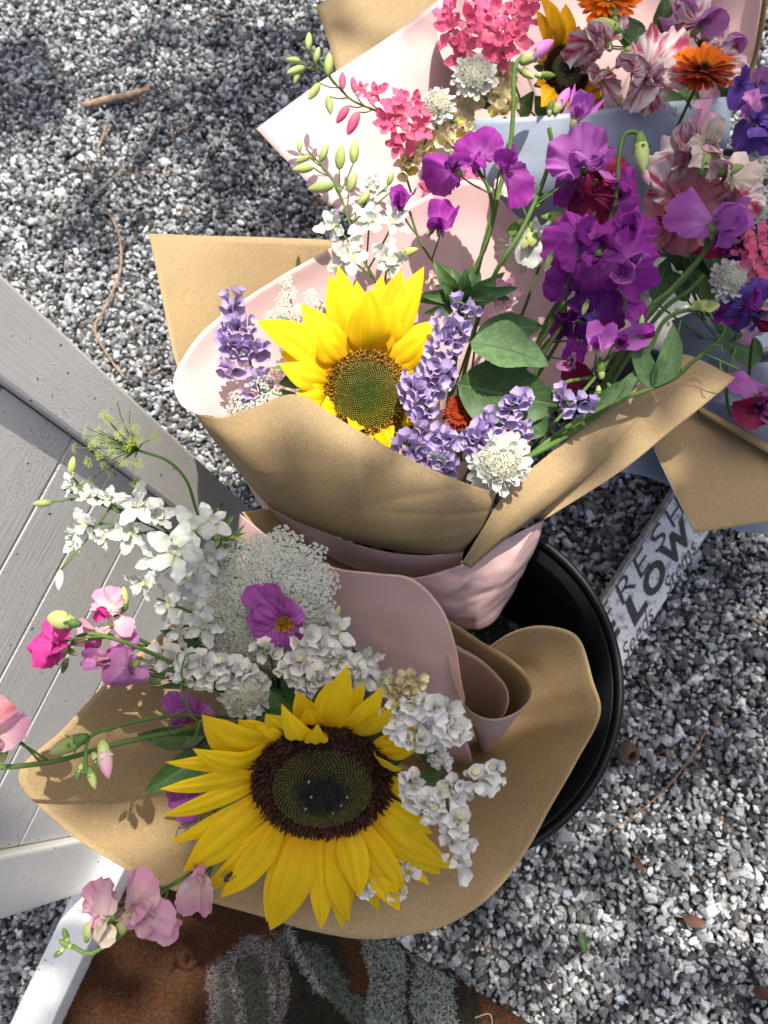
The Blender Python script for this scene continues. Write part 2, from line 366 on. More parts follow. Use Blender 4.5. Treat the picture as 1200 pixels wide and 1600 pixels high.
ICO_V = []
ph = (1 + 5 ** 0.5) / 2
for a, b in ((-1, ph), (1, ph), (-1, -ph), (1, -ph)): ICO_V.append((a, b, 0))
for a, b in ((-1, ph), (1, ph), (-1, -ph), (1, -ph)): ICO_V.append((0, a, b))
for a, b in ((ph, -1), (ph, 1), (-ph, -1), (-ph, 1)): ICO_V.append((a, 0, b))
ICO_V = np.array(ICO_V) / math.hypot(1, ph)
ICO_F = np.array([(0, 11, 5), (0, 5, 1), (0, 1, 7), (0, 7, 10), (0, 10, 11), (1, 5, 9), (5, 11, 4), (11, 10, 2), (10, 7, 6), (7, 1, 8),
                  (3, 9, 4), (3, 4, 2), (3, 2, 6), (3, 6, 8), (3, 8, 9), (4, 9, 5), (2, 4, 11), (6, 2, 10), (8, 6, 7), (9, 8, 1)])
def fast_tri_mesh(name, V, F, mat, smooth=False):
    me = bpy.data.meshes.new(name)
    me.vertices.add(len(V)); me.vertices.foreach_set('co', V.astype(np.float32).ravel())
    me.loops.add(F.size); me.loops.foreach_set('vertex_index', F.astype(np.int32).ravel())
    me.polygons.add(len(F)); me.polygons.foreach_set('loop_start', np.arange(0, F.size, F.shape[1], dtype=np.int32))
    try: me.polygons.foreach_set('loop_total', np.full(len(F), F.shape[1], np.int32))
    except Exception: pass
    me.polygons.foreach_set('use_smooth', np.full(len(F), smooth))
    me.materials.append(mat); me.update(calc_edges=True); me.validate()
    return me
def rotations(n, r):
    q = r.normal(size=(n, 4)); q /= np.linalg.norm(q, axis=1)[:, None]
    w_, x, y, z = q.T
    return np.stack([1 - 2 * (y * y + z * z), 2 * (x * y - z * w_), 2 * (x * z + y * w_),
                     2 * (x * y + z * w_), 1 - 2 * (x * x + z * z), 2 * (y * z - x * w_),
                     2 * (x * z - y * w_), 2 * (y * z + x * w_), 1 - 2 * (x * x + y * y)], 1).reshape(n, 3, 3)
def gravel():
    r = np.random.default_rng(3)
    cs = np.array([WH(x, y)[:2] for x, y in ((-110, -110), (1310, -110), (1310, 1710), (-110, 1710))])
    lo, hi = cs.min(0), cs.max(0)
    sp = 0.0053
    gx, gy = np.meshgrid(np.arange(lo[0], hi[0], sp), np.arange(lo[1], hi[1], sp))
    p = np.stack([gx.ravel(), gy.ravel()], 1); p += r.uniform(-0.55, 0.55, p.shape) * sp
    ok = np.ones(len(p), bool)
    for i in range(4):
        a, b = cs[i], cs[(i + 1) % 4]
        ok &= ((b - a)[0] * (p[:, 1] - a[1]) - (b - a)[1] * (p[:, 0] - a[0])) * SGN > 0
    p = p[ok]; n = len(p)
    size = np.clip(r.lognormal(math.log(0.0039), 0.34, n), 0.0020, 0.0092)
    ani = np.stack([r.uniform(0.75, 1.5, n), r.uniform(0.65, 1.1, n), r.uniform(0.38, 0.85, n)], 1)
    loc = ICO_V[None] * (1 + r.uniform(-0.27, 0.27, (n, 12, 1))) + r.uniform(-0.10, 0.10, (n, 12, 3))
    loc = loc * (ani * size[:, None])[:, None, :]
    R = rotations(n, r)
    V = np.einsum('nij,nvj->nvi', R, loc)
    z = r.uniform(-0.0075, 0.0045, n) + np.where(r.random(n) < 0.14, 0.0035, 0)
    V += np.stack([p[:, 0], p[:, 1], z], 1)[:, None, :]
    F = (ICO_F[None] + (np.arange(n) * 12)[:, None, None]).reshape(-1, 3)
    me = fast_tri_mesh('gravel', V.reshape(-1, 3), F, STONE)
    val = np.clip(r.beta(1.15, 2.1, n) * 0.60 + 0.028, 0.025, 0.62)
    val = np.where(r.random(n) < 0.08, r.uniform(0.42, 0.66, n), val)
    warm = r.normal(0, 0.025, n)
    c = np.stack([val * (0.955 + warm), val * 1.0, val * (1.055 - warm)], 1)
    br = r.random(n) < 0.006
    c[br] = np.array([0.20, 0.13, 0.09])
    set_col(me, np.repeat(c, 12, 0))
    o = part('gravel', me, None)
    tag(o, 'loose crushed grey gravel covering the ground', 'gravel', kind='stuff')
    print('grains', n)
_c = [WH(x, y)[:2] for x, y in ((-110, -110), (1310, -110), (1310, 1710), (-110, 1710))]
SGN = 1 if ((_c[1] - _c[0])[0] * (_c[2] - _c[0])[1] - (_c[1] - _c[0])[1] * (_c[2] - _c[0])[0]) > 0 else -1
gravel()

# ------------------------------------------------------------------ white painted wooden stand
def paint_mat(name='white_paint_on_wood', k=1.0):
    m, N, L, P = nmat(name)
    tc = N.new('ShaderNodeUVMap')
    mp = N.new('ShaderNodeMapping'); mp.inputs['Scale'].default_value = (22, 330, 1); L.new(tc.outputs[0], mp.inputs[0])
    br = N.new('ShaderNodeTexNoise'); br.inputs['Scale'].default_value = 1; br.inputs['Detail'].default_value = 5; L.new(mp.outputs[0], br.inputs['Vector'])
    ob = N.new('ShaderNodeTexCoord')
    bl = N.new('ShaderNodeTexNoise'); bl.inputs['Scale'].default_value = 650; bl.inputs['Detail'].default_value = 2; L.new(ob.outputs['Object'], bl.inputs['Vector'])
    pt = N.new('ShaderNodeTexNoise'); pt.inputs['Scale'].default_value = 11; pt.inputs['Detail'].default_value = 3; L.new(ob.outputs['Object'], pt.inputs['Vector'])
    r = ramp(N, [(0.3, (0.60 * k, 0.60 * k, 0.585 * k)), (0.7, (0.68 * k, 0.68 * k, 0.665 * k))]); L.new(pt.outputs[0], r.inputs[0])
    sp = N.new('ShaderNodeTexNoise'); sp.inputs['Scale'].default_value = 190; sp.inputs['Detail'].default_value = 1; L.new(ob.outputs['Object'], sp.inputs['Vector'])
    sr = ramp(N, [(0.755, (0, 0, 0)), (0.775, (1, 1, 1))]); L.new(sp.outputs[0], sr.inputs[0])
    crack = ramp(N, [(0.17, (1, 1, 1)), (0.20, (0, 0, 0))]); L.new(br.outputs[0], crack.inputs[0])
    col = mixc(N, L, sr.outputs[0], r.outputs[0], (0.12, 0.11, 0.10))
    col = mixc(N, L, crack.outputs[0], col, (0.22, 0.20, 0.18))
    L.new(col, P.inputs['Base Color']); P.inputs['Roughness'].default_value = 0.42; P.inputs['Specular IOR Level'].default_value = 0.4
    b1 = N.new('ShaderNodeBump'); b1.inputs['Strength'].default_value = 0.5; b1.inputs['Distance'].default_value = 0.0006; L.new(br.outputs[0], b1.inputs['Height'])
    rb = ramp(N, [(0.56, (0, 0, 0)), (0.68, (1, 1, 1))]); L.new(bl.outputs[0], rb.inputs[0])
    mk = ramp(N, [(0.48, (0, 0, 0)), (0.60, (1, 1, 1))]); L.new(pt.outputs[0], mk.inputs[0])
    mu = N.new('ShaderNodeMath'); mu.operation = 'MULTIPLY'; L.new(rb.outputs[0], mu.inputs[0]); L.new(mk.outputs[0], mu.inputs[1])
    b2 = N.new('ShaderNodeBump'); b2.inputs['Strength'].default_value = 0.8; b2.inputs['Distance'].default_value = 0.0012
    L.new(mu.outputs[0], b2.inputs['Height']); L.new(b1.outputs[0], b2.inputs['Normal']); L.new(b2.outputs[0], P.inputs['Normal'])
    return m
PAINT = paint_mat(k=1.1); LITPAINT = paint_mat('lit_white_paint', 1.22)  # second one: same paint made paler to imitate brighter light on post and rail
STEEL = plain_mat('screw_steel', (0.35, 0.34, 0.32), (0.5, 0.49, 0.47), 300, 0.4, metal=0.8)
def stand():
    G1, G2 = WH(430, 831), WH(190, 1340)
    g = G2 - G1; g[2] = 0; wd = np.linalg.norm(g); g /= wd
    up = np.array([0, 0, 1.0]); m = np.cross(g, up)
    if m @ (np.array([0, 0, 0]) - G1) < 0: m = -m
    root = empty('wooden_stand', G1 + g * wd / 2)
    tag(root, 'white painted wooden stand with boarded side and square posts on the gravel', 'stand')
    def bar(name, a, b, wv, wu, sw, su, bev=0.0025, mat=None):
        a, b = np.asarray(a), np.asarray(b); L_ = np.linalg.norm(b - a); ax = (b - a) / L_
        v, f, l = box_data((a + b) / 2, ax, wv, wu, L_, sw, su, bev)
        # uv: metres along the grain and across it
        c = (a + b) / 2
        uv = np.stack([(v - c) @ ax + rng.uniform(0, 5), (v - c) @ wv + (v - c) @ wu + rng.uniform(0, 5)], 1)
        return part(name, mesh(name, v, f, uv, [mat or PAINT], False), root)
    T = 0.030
    face = 0.0                                   # posts' front plane passes through G1-G2
    for k, (s, wdt) in enumerate(((0.0275, 0.055), (wd - 0.0 + 0.0, 0.068))):
        base = G1 + g * s - m * T / 2
        bar('post', base + up * (0.0 if k == 0 else 0.046), base + up * 1.05, g, m, wdt, T, 0.003, LITPAINT if k else PAINT)
    # horizontal tongue-and-groove boards, set back behind the posts
    hs = [0.05, 0.135, 0.225, 0.306, 0.380, 0.4455, 0.536, 0.61, 0.69, 0.77, 0.85, 0.93, 1.0]
    a0, a1 = 0.056, wd - 0.035
    for h0, h1 in zip(hs, hs[1:]):
        c = G1 - m * 0.0165 + up * (h0 + h1) / 2
        bar('board', c + g * a0, c + g * a1, up, m, h1 - h0 - 0.0022, 0.012, 0.0016)
    c = G1 - m * 0.026
    bar('backing_board', c + g * a0 + up * 0.52, c + g * a1 + up * 0.52, up, m, 0.95, 0.006, 0.001)
    foot = G1 + m * 0.004 + up * 0.022
    bar('foot_rail', foot + g * 0.01, foot + g * (wd + 0.42), up, m, 0.046, 0.046, 0.003, LITPAINT)
    for px, py in ((345, 788), (375, 777)):
        r = W(px, py, 1) - np.array([0, 0, CAMH]); t = ((G1 - np.array([0, 0, CAMH])) @ m) / (r @ m)
        p = np.array([0, 0, CAMH]) + r * t
        v, f, u = tube_data([p - m * 0.002, p + m * 0.0008, p + m * 0.0012], [0.0036, 0.0036, 0.0020], 3, 10, False)
        part('screw', mesh('screw', v, f, u, [STEEL]), root)
stand()

# ------------------------------------------------------------------ coir doormat
def doormat():
    A, B, C = WH(262, 1262, 0.012), WH(120, 1620, 0.012), WH(880, 1632, 0.012)
    ex = C - A; ex[2] = 0; ln = np.linalg.norm(ex); ex /= ln
    ey = np.cross([0, 0, 1.0], ex)
    if ey @ (B - A) < 0: ey = -ey
    root = empty('doormat', A)
    tag(root, 'brown coir doormat with faded grey and green print under the bouquet', 'doormat')
    LX, LY = 0.70, 0.42
    back = plain_mat('mat_backing', (0.025, 0.013, 0.008), (0.06, 0.028, 0.014), 200, 0.9)
    v, f, u = box_data(A + ex * LX / 2 + ey * LY / 2 - [0, 0, 0.003], ex, ey, [0, 0, 1], LX, LY, 0.008, 0.002)
    part('backing', mesh('backing', v, f, u, [back], False), root)
    r = np.random.default_rng(11); n = 190000
    q = r.random((n, 2)) * [LX, LY]; P0 = A + q[:, :1] * ex + q[:, 1:] * ey
    # photo pixel of every tuft, to lay the print out
    rel = (P0 - [0, 0, CAMH]) @ RC; px = 600 + FPX * rel[:, 0] / rel[:, 2]; py = 800 + FPX * rel[:, 1] / rel[:, 2]
    keep = (px > -150) & (px < 1260) & (py < 1850); P0, px, py = P0[keep], px[keep], py[keep]; n = len(P0)
    rust = np.array([0.072, 0.030, 0.013]); col = rust * r.uniform(0.55, 1.35, (n, 1)) * [1, 1, 1]
    def paint(mask, c, var=0.3, cover=0.9):
        k = mask & (r.random(n) < cover)
        col[k] = np.array(c) * r.uniform(1 - var, 1 + var, (k.sum(), 1))
    wob = np.array([mnoise.noise((a * 0.012, b * 0.012, 0)) for a, b in zip(px, py)]) * 26
    x, y = px + wob, py + wob
    paint((x > 445) & (y > 1380) & (x < 800), (0.012, 0.022, 0.018), 0.4, 0.92)                      # dark green field
    d = np.hypot((x - 395) / 70, (y - 1560) / 100)
    paint(d < 1.0, (0.085, 0.11, 0.085), 0.4, 0.9)
    paint((d > 0.72) & (d < 1.02), (0.24, 0.20, 0.22), 0.35, 0.65)                                   # pale mauve outline
    for x0, x1 in ((352, 372), (408, 424)): paint((abs(x - (x0 + (y - 1450) * 0.18)) < 8) & (d < 0.8), (0.25, 0.24, 0.24), 0.3, 0.6)
    paint((abs(x - (440 + (y - 1460) * 0.9)) < 17) & (y > 1450), (0.11, 0.15, 0.12), 0.35, 0.85)
    paint((abs(x - (500 + (y - 1490) * 0.75)) < 14) & (y > 1480), (0.10, 0.13, 0.11), 0.35, 0.8)
    paint((abs(x - (450 + (y - 1450) * 0.55)) < 7) & (y > 1440) & (y < 1560), (0.34, 0.33, 0.33), 0.35, 0.7)
    paint((x > 572) & (x < 634) & (y > 1470), (0.23, 0.27, 0.26), 0.35, 0.88)
    paint((x > 642) & (x < 712) & (y > 1490), (0.23, 0.27, 0.26), 0.35, 0.88)
    paint((x > 540) & (x < 572) & (y < 1545) & (y > 1440), rust, 0.4, 1.0)
    paint((x > 752) & (y > 1545), rust * 1.3, 0.4, 1.0)
    paint((x < 250) & (y < 1440), (0.06, 0.025, 0.02), 0.5, 0.35)
    # each tuft: a bent blade of two quads
    L_ = r.uniform(0.0035, 0.0075, n); an = r.uniform(0, 2 * math.pi, n); lean = r.uniform(0.2, 1.0, n)
    dirn = np.stack([np.cos(an), np.sin(an), np.zeros(n)], 1); side = np.stack([-np.sin(an), np.cos(an), np.zeros(n)], 1) * (r.uniform(0.00022, 0.00045, n))[:, None]
    z = np.array([0, 0, 1.0])
    p1 = P0 + z * (L_ * 0.55)[:, None] + dirn * (L_ * lean * 0.25)[:, None]
    p2 = p1 + z * (L_ * 0.25)[:, None] + dirn * (L_ * lean * 0.75)[:, None]
    V = np.stack([P0 - side, P0 + side, p1 + side, p1 - side, p2 + side * 0.4, p2 - side * 0.4], 1).reshape(-1, 3)
    base = (np.arange(n) * 6)[:, None, None]
    F = (np.array([[0, 1, 2, 3], [3, 2, 4, 5]])[None] + base).reshape(-1, 4)
    me = fast_tri_mesh('fibres', V, F, COIR); set_col(me, np.repeat(col, 6, 0))
    o = part('fibres', me, root); o['kind'] = 'stuff'
doormat()

# ------------------------------------------------------------------ buckets
def bucket(name, label, c, R, Hh, mat, rimw=0.006, taper=0.78, thick=0.0022):
    """round open bucket: c = ground point under its centre"""
    root = empty(name, c); tag(root, label, 'bucket', None)
    n = 96
    prof = [(R * taper, 0.004), (R * (taper + (1 - taper) * 0.5), Hh * 0.5), (R - 0.003, Hh - 0.010)]
    inner = [(r_ - thick, z_ + 0.001) for r_, z_ in prof]
    def lathe(nm, pr):
        V, U = [], []
        for i, (r_, z_) in enumerate(pr):
            for j in range(n):
                a = 2 * math.pi * j / n; V.append((c[0] + r_ * math.cos(a), c[1] + r_ * math.sin(a), c[2] + z_)); U.append((j / n, i / len(pr)))
        return part(nm, mesh(nm, V, grid_faces(len(pr), n, True), U, [mat]), root)
    lathe('wall', prof + inner[::-1])
    lathe('rim', [(R - 0.003, Hh - 0.012), (R + rimw * 0.55, Hh - 0.011), (R + rimw * 0.72, Hh - 0.004), (R + rimw * 0.5, Hh), (R - rimw * 0.05, Hh + 0.0006), (R - rimw * 0.38, Hh - 0.002), (R - rimw * 0.45, Hh - 0.012)])
    V = [(c[0], c[1], c[2] + 0.006)] + [(c[0] + (R * taper - 0.001) * math.cos(2 * math.pi * j / n), c[1] + (R * taper - 0.001) * math.sin(2 * math.pi * j / n), c[2] + 0.006) for j in range(n)]
    part('base', mesh('base', V, [(0, 1 + j, 1 + (j + 1) % n) for j in range(n)], None, [mat]), root)
    return root
Pc = W(690, 1057, 0.668)
BH = Pc[2]; BR = S(268, 0.668)
bucket('flower_bucket', 'black plastic bucket holding the two big sunflower bouquets', np.array([Pc[0], Pc[1], 0.0]), BR, BH, BLACKP)
GREYP = plain_mat('grey_plastic', (0.055, 0.065, 0.075), (0.075, 0.085, 0.095), 30, 0.4, 0.03)
Pd = W(1095, 400, 0.91)
bucket('flower_bucket', 'dark grey bucket behind, holding the upper bouquets', np.array([Pd[0], Pd[1], 0.0]), 0.145, max(0.16, Pd[2]), GREYP)

# ------------------------------------------------------------------ sign lying by the bucket
def text_mesh(txt, mat, shear=0.0, weight=0.0, sx=1.0):
    cu = bpy.data.curves.new('t', 'FONT'); cu.body = txt; cu.size = 1; cu.shear = shear; cu.offset = weight; cu.extrude = 0.012; cu.resolution_u = 4
    o = bpy.data.objects.new('t', cu); link(o)
    dg = bpy.context.evaluated_depsgraph_get(); dg.update()
    me = bpy.data.meshes.new_from_object(o.evaluated_get(dg)); bpy.data.objects.remove(o); bpy.data.curves.remove(cu)
    me.materials.clear(); me.materials.append(mat)
    return me
def sign():
    A, B, C = WH(966, 1054, 0.016), WH(1107, 832, 0.016), WH(940, 943, 0.040)
    ax = (B - A) / np.linalg.norm(B - A); up = C - A; up -= ax * (up @ ax); hgt = np.linalg.norm(up); up /= hgt
    nn = np.cross(ax, up)
    if nn[2] < 0: nn = -nn
    root = empty('flower_sign', WH(1040, 930, 0))
    tag(root, 'weathered white sign with black lettering lying on gravel beside the black bucket', 'sign')
    m, N, L, P = nmat('weathered_white')
    tc = N.new('ShaderNodeTexCoord'); mp = N.new('ShaderNodeMapping'); mp.inputs['Scale'].default_value = (1, 1, 1)
    nz = N.new('ShaderNodeTexNoise'); nz.inputs['Scale'].default_value = 75; nz.inputs['Detail'].default_value = 8; nz.inputs['Roughness'].default_value = 0.75; L.new(tc.outputs['Object'], nz.inputs['Vector'])
    n2 = N.new('ShaderNodeTexNoise'); n2.inputs['Scale'].default_value = 420; n2.inputs['Detail'].default_value = 3; L.new(tc.outputs['Object'], n2.inputs['Vector'])
    r = ramp(N, [(0.40, (0.30, 0.31, 0.33)), (0.47, (0.72, 0.74, 0.76)), (0.8, (0.80, 0.81, 0.82))]); L.new(nz.outputs[0], r.inputs[0])
    r2 = ramp(N, [(0.32, (0.5, 0.5, 0.52)), (0.42, (1, 1, 1))]); L.new(n2.outputs[0], r2.inputs[0])
    L.new(mixc(N, L, 1.0, r.outputs[0], r2.outputs[0], 'MULTIPLY'), P.inputs['Base Color']); P.inputs['Roughness'].default_value = 0.4
    ink = plain_mat('sign_ink', (0.030, 0.030, 0.032), (0.075, 0.073, 0.070), 260, 0.5)
    edge = plain_mat('sign_edge', (0.16, 0.11, 0.09), (0.5, 0.47, 0.45), 160, 0.6)
    L0, L1 = -0.16, 0.36
    o = A + ax * L0
    v, f, u = box_data(A + ax * (L0 + L1) / 2 + up * hgt / 2 - nn * 0.006, ax, up, nn, L1 - L0, hgt, 0.012, 0.0008)
    part('board', mesh('board', v, f, u, [m], False), root)
    v, f, u = box_data(A + ax * (L0 + L1) / 2 + up * (hgt - 0.0022) + nn * 0.0008, ax, up, nn, L1 - L0, 0.0012, 0.0012, 0)
    part('border_line', mesh('border_line', v, f, u, [edge], False), root)
    v, f, u = box_data(A + ax * (L0 + L1) / 2 + up * (hgt + 0.001) - nn * 0.006, ax, up, nn, L1 - L0, 0.0018, 0.013, 0.0006)
    part('edge_strip', mesh('edge_strip', v, f, u, [edge], False), root)
    def loc(px, py):
        r_ = W(px, py, 1) - np.array([0, 0, CAMH]); t = ((A - np.array([0, 0, CAMH])) @ nn) / (r_ @ nn)
        p = np.array([0, 0, CAMH]) + r_ * t - A
        return p @ ax, p @ up
    def put(txt, p0, p1, h, shear, weight):
        me = text_mesh(txt, ink, shear, weight)
        co = np.zeros(len(me.vertices) * 3); me.vertices.foreach_get('co', co); co = co.reshape(-1, 3)
        mn, mx = co.min(0), co.max(0)
        (x0, y0), (x1, y1) = loc(*p0), loc(*p1)
        q = (co - mn) / (mx - mn)
        Vw = A + ax * (x0 + q[:, :1] * (x1 - x0)) + up * ((y0 + y1) / 2 - h / 2 + q[:, 1:2] * h) + nn * (0.0004 + 0.0004 * q[:, 2:])
        me.vertices.foreach_set('co', Vw.astype(np.float32).ravel()); me.update()
        return part('lettering', me, root)
    k = hgt
    for ch, cx, cy in (('F', 948, 962), ('R', 974, 921), ('E', 1002, 879), ('S', 1028, 840), ('H', 1054, 800)):
        put(ch, (cx - 11, cy + 18), (cx + 11, cy - 18), k * 0.32, 0.30, -0.008)
    for ch, cx, cy, hl in (('F', 960, 996, 1.0), ('L', 990, 951, 1.0), ('O', 1022, 903, 1.25), ('W', 1061, 843, 1.5)):
        put(ch, (cx - 12 * hl, cy + 19 * hl), (cx + 12 * hl, cy - 19 * hl), k * 0.41, 0.34, 0.045)
    put('ERS', (1084, 800), (1160, 686), k * 0.35, 0.34, 0.045)
    put('Seeds', (970, 1030), (1020, 952), k * 0.22, 0.75, -0.008)
    put('Stems', (1036, 925), (1086, 848), k * 0.22, 0.75, -0.008)
sign()
# ------------------------------------------------------------------ wrapping papers
def sheet(name, rows, parent, front, back, nu=40, nv=40, wrinkle=0.0012, wsc=22, seed=0, flip=None, crease=0.0008):
    """a sheet of paper lofted through rows of (px, py, depth) points; `front` is the side turned to the camera"""
    R_ = [catmull(PX(r), nv) for r in rows]
    Gd = np.stack(R_, 0)
    Gd = np.stack([catmull(Gd[:, j], nu) for j in range(nv)], 1)
    if wrinkle:
        for i in range(nu):
            for j in range(nv):
                p = Gd[i, j]; q = Vector(p) * wsc + Vector((seed * 7.1, 0, 0))
                Gd[i, j] = p + VIEW * wrinkle * (mnoise.noise(q) + 0.5 * mnoise.noise(q * 2.3))
    if crease:                                   # sharp soft-edged fold marks across the sheet
        rr = np.random.default_rng(seed + 100); uu, vv = np.meshgrid(np.linspace(0, 1, nu), np.linspace(0, 1, nv), indexing='ij'); z = 0
        for _ in range(7):
            c0, c1, an, ln, wd = rr.uniform(0, 1), rr.uniform(0, 1), rr.uniform(0, math.pi), rr.uniform(.12, .4), rr.uniform(.012, .04)
            al = (uu - c0) * math.cos(an) + (vv - c1) * math.sin(an); ac = -(uu - c0) * math.sin(an) + (vv - c1) * math.cos(an)
            z = z + rr.choice([-1, 1]) * np.exp(-np.abs(ac) / wd) * np.exp(-(al / ln) ** 2) * rr.uniform(.4, 1)
        Gd = Gd + (crease * z)[..., None] * VIEW
    V = Gd.reshape(-1, 3); F = grid_faces(nu, nv)
    f = np.array(F); nr = np.cross(V[f[:, 2]] - V[f[:, 0]], V[f[:, 3]] - V[f[:, 1]])
    away = (nr @ VIEW).sum() > 0
    if flip is not None: away = flip
    if away: F = [q[::-1] for q in F]
    uv = np.stack(np.meshgrid(np.linspace(0, 1, nu), np.linspace(0, 1, nv), indexing='ij'), -1).reshape(-1, 2)
    o = part(name, mesh(name, V, F, uv, [front, back]), parent)
    sd = o.modifiers.new('thickness', 'SOLIDIFY'); sd.thickness = 0.00035; sd.offset = -1; sd.material_offset = 1; sd.material_offset_rim = 1
    return o

# --- lower bouquet wrapper
R1 = empty('bouquet_wrapper', W(640, 1130, 0.86)); tag(R1, 'kraft and pink paper wrapper of the lower bouquet with the dark-centred sunflower', 'wrapping paper')
apex = (650, 1130)
def cone(name, rim, apx, parent, front, back, rings=(0, 0.25, 0.5, 0.78, 1.0), bulge=0.03, nu=36, nv=90, pw=1.0, **kw):
    rows = []
    for t in rings:
        row = []
        for i, (x, y, d) in enumerate(rim):
            ax_, ay_, ad = apx
            row.append((x + (ax_ - x) * t, y + (ay_ - y) * t, d + (ad - d) * t ** pw + (bulge(x) if callable(bulge) else bulge) * math.sin(math.pi * t)))
        rows.append(row)
    return sheet(name, rows, parent, front, back, nu, nv, **kw)
rim1 = [(330, 930, .655), (240, 1000, .625), (165, 1068, .595), (95, 1142, .568), (28, 1213, .545), (100, 1292, .546), (200, 1362, .548), (300, 1401, .549), (400, 1430, .549),
        (490, 1456, .549), (580, 1467, .550), (680, 1451, .552), (762, 1405, .556), (822, 1332, .568), (862, 1258, .584), (902, 1188, .602), (938, 1116, .621), (926, 1062, .626),
        (908, 1003, .633), (880, 983, .637), (835, 978, .642), (795, 990, .65), (760, 1014, .66)]
cone('kraft_sheet', rim1, (660, 1150, .84), R1, KRAFT, KRAFT, rings=(0, .2, .4, .6, .75, .87, 1.0), bulge=lambda x: 0.010 + 0.050 * min(1, (abs(x - 560) / 380) ** 1.5), pw=2.4, nu=56, nv=170, wrinkle=.0022, wsc=14, crease=.0022, seed=1)
# pink sheet sweeping up behind the flowers
sheet('pink_sheet', [
    [(375, 803, .640), (440, 852, .618), (520, 886, .600), (590, 896, .588), (645, 905, .580), (690, 950, .580), (712, 1010, .585), (720, 1060, .592), (727, 1092, .60)],
    [(372, 835, .652), (425, 888, .640), (495, 940, .632), (555, 965, .628), (607, 985, .622), (648, 1030, .618), (680, 1080, .615), (700, 1110, .615), (722, 1130, .615)],
    [(370, 900, .68), (410, 940, .68), (470, 1000, .685), (525, 1040, .685), (570, 1070, .68), (610, 1100, .67), (650, 1140, .66), (690, 1165, .65), (735, 1175, .64)],
    [(400, 1010, .73), (440, 1030, .74), (490, 1070, .75), (540, 1100, .75), (580, 1120, .745), (615, 1140, .735), (650, 1165, .72), (690, 1185, .71), (740, 1195, .70)]],
    R1, PINK, KRAFT, 60, 70, crease=.0012, seed=3)
# its kraft outer layer, standing open behind the pink one
sheet('kraft_back_sheet', [
    [(378, 800, .655), (415, 796, .67), (452, 806, .68), (490, 840, .68), (520, 868, .68), (560, 862, .70), (620, 866, .71), (720, 872, .70)],
    [(395, 826, .66), (430, 836, .68), (468, 850, .69), (510, 872, .695), (560, 888, .70), (620, 893, .70), (670, 896, .69), (725, 882, .685)],
    [(420, 870, .68), (460, 885, .70), (505, 905, .71), (560, 930, .715), (620, 940, .71), (665, 935, .70), (690, 930, .69), (720, 915, .68)]],
    R1, KRAFT, PINK, 26, 40, seed=4)
# curled corner of the sheet: kraft inside, pink outside
rc = [(688, 962, .612), (716, 978, .612), (752, 1002, .608), (790, 1024, .600), (818, 1048, .588), (831, 1074, .572), (826, 1096, .556), (802, 1116, .542), (770, 1124, .535), (742, 1116, .540), (722, 1096, .556), (708, 1060, .575), (698, 1020, .594), (694, 990, .606)]
cone('curled_corner', rc, (758, 1186, .74), R1, PINK, KRAFT, rings=(0, .3, .6, .97), bulge=0.0, nu=20, nv=90, wrinkle=0.0004, seed=5, flip=False)
rci = [(697, 1000, .602), (722, 1014, .606), (750, 1030, .604), (776, 1054, .600), (792, 1076, .592), (794, 1098, .582), (788, 1116, .572)]
cone('curled_inner_layer', rci, (752, 1180, .76), R1, PINK, KRAFT, rings=(0, .3, .6, .97), bulge=0.0, nu=20, nv=50, wrinkle=0.0004, seed=6)

# --- middle bouquet wrapper
R2 = empty('bouquet_wrapper', W(690, 900, 0.90)); tag(R2, 'kraft and pink paper wrapper of the middle bouquet with the green-centred sunflower', 'wrapping paper')
sheet('kraft_back_sheet', [
    [(232, 365, .700), (330, 368, .722), (430, 371, .745), (520, 375, .76), (590, 380, .77)],
    [(250, 450, .690), (340, 455, .722), (430, 460, .758), (500, 470, .775), (570, 480, .785)],
    [(276, 570, .676), (355, 575, .72), (420, 590, .765), (480, 610, .785), (550, 620, .80)],
    [(318, 660, .672), (400, 690, .735), (470, 720, .785), (530, 740, .81), (590, 760, .82)],
    [(470, 800, .76), (520, 820, .79), (570, 840, .83), (610, 850, .845), (640, 860, .86)]], R2, KRAFT, KRAFT, seed=7)
# pink inner sheet: left lip, then up behind the flowers to its peak on the right
sheet('pink_sheet', [
    [(306, 646, .612), (283, 632, .628), (271, 600, .645), (282, 566, .662), (330, 505, .685), (430, 437, .700), (520, 386, .710), (620, 330, .715), (738, 280, .715), (800, 330, .72), (900, 420, .72), (1010, 520, .715)],
    [(345, 655, .622), (326, 645, .640), (316, 618, .662), (326, 586, .685), (368, 540, .705), (450, 480, .718), (535, 430, .726), (625, 385, .730), (730, 345, .732), (795, 385, .735), (880, 460, .735), (970, 545, .725)],
    [(420, 700, .66), (410, 690, .68), (410, 670, .70), (420, 640, .72), (450, 600, .735), (515, 550, .745), (580, 510, .75), (650, 480, .752), (720, 460, .752), (780, 490, .752), (840, 540, .75), (900, 600, .74)],
    [(540, 790, .76), (540, 780, .77), (545, 765, .78), (555, 745, .785), (570, 720, .79), (605, 695, .79), (640, 680, .79), (680, 670, .79), (715, 670, .79), (745, 680, .79), (775, 700, .785), (800, 730, .775)],
    [(640, 880, .85), (642, 878, .85), (645, 875, .85), (650, 870, .85), (655, 865, .85), (665, 862, .85), (675, 860, .85), (690, 860, .85), (700, 860, .85), (708, 862, .85), (715, 866, .85), (720, 872, .85)]],
    R2, PINK, KRAFT, 44, 90, seed=8)
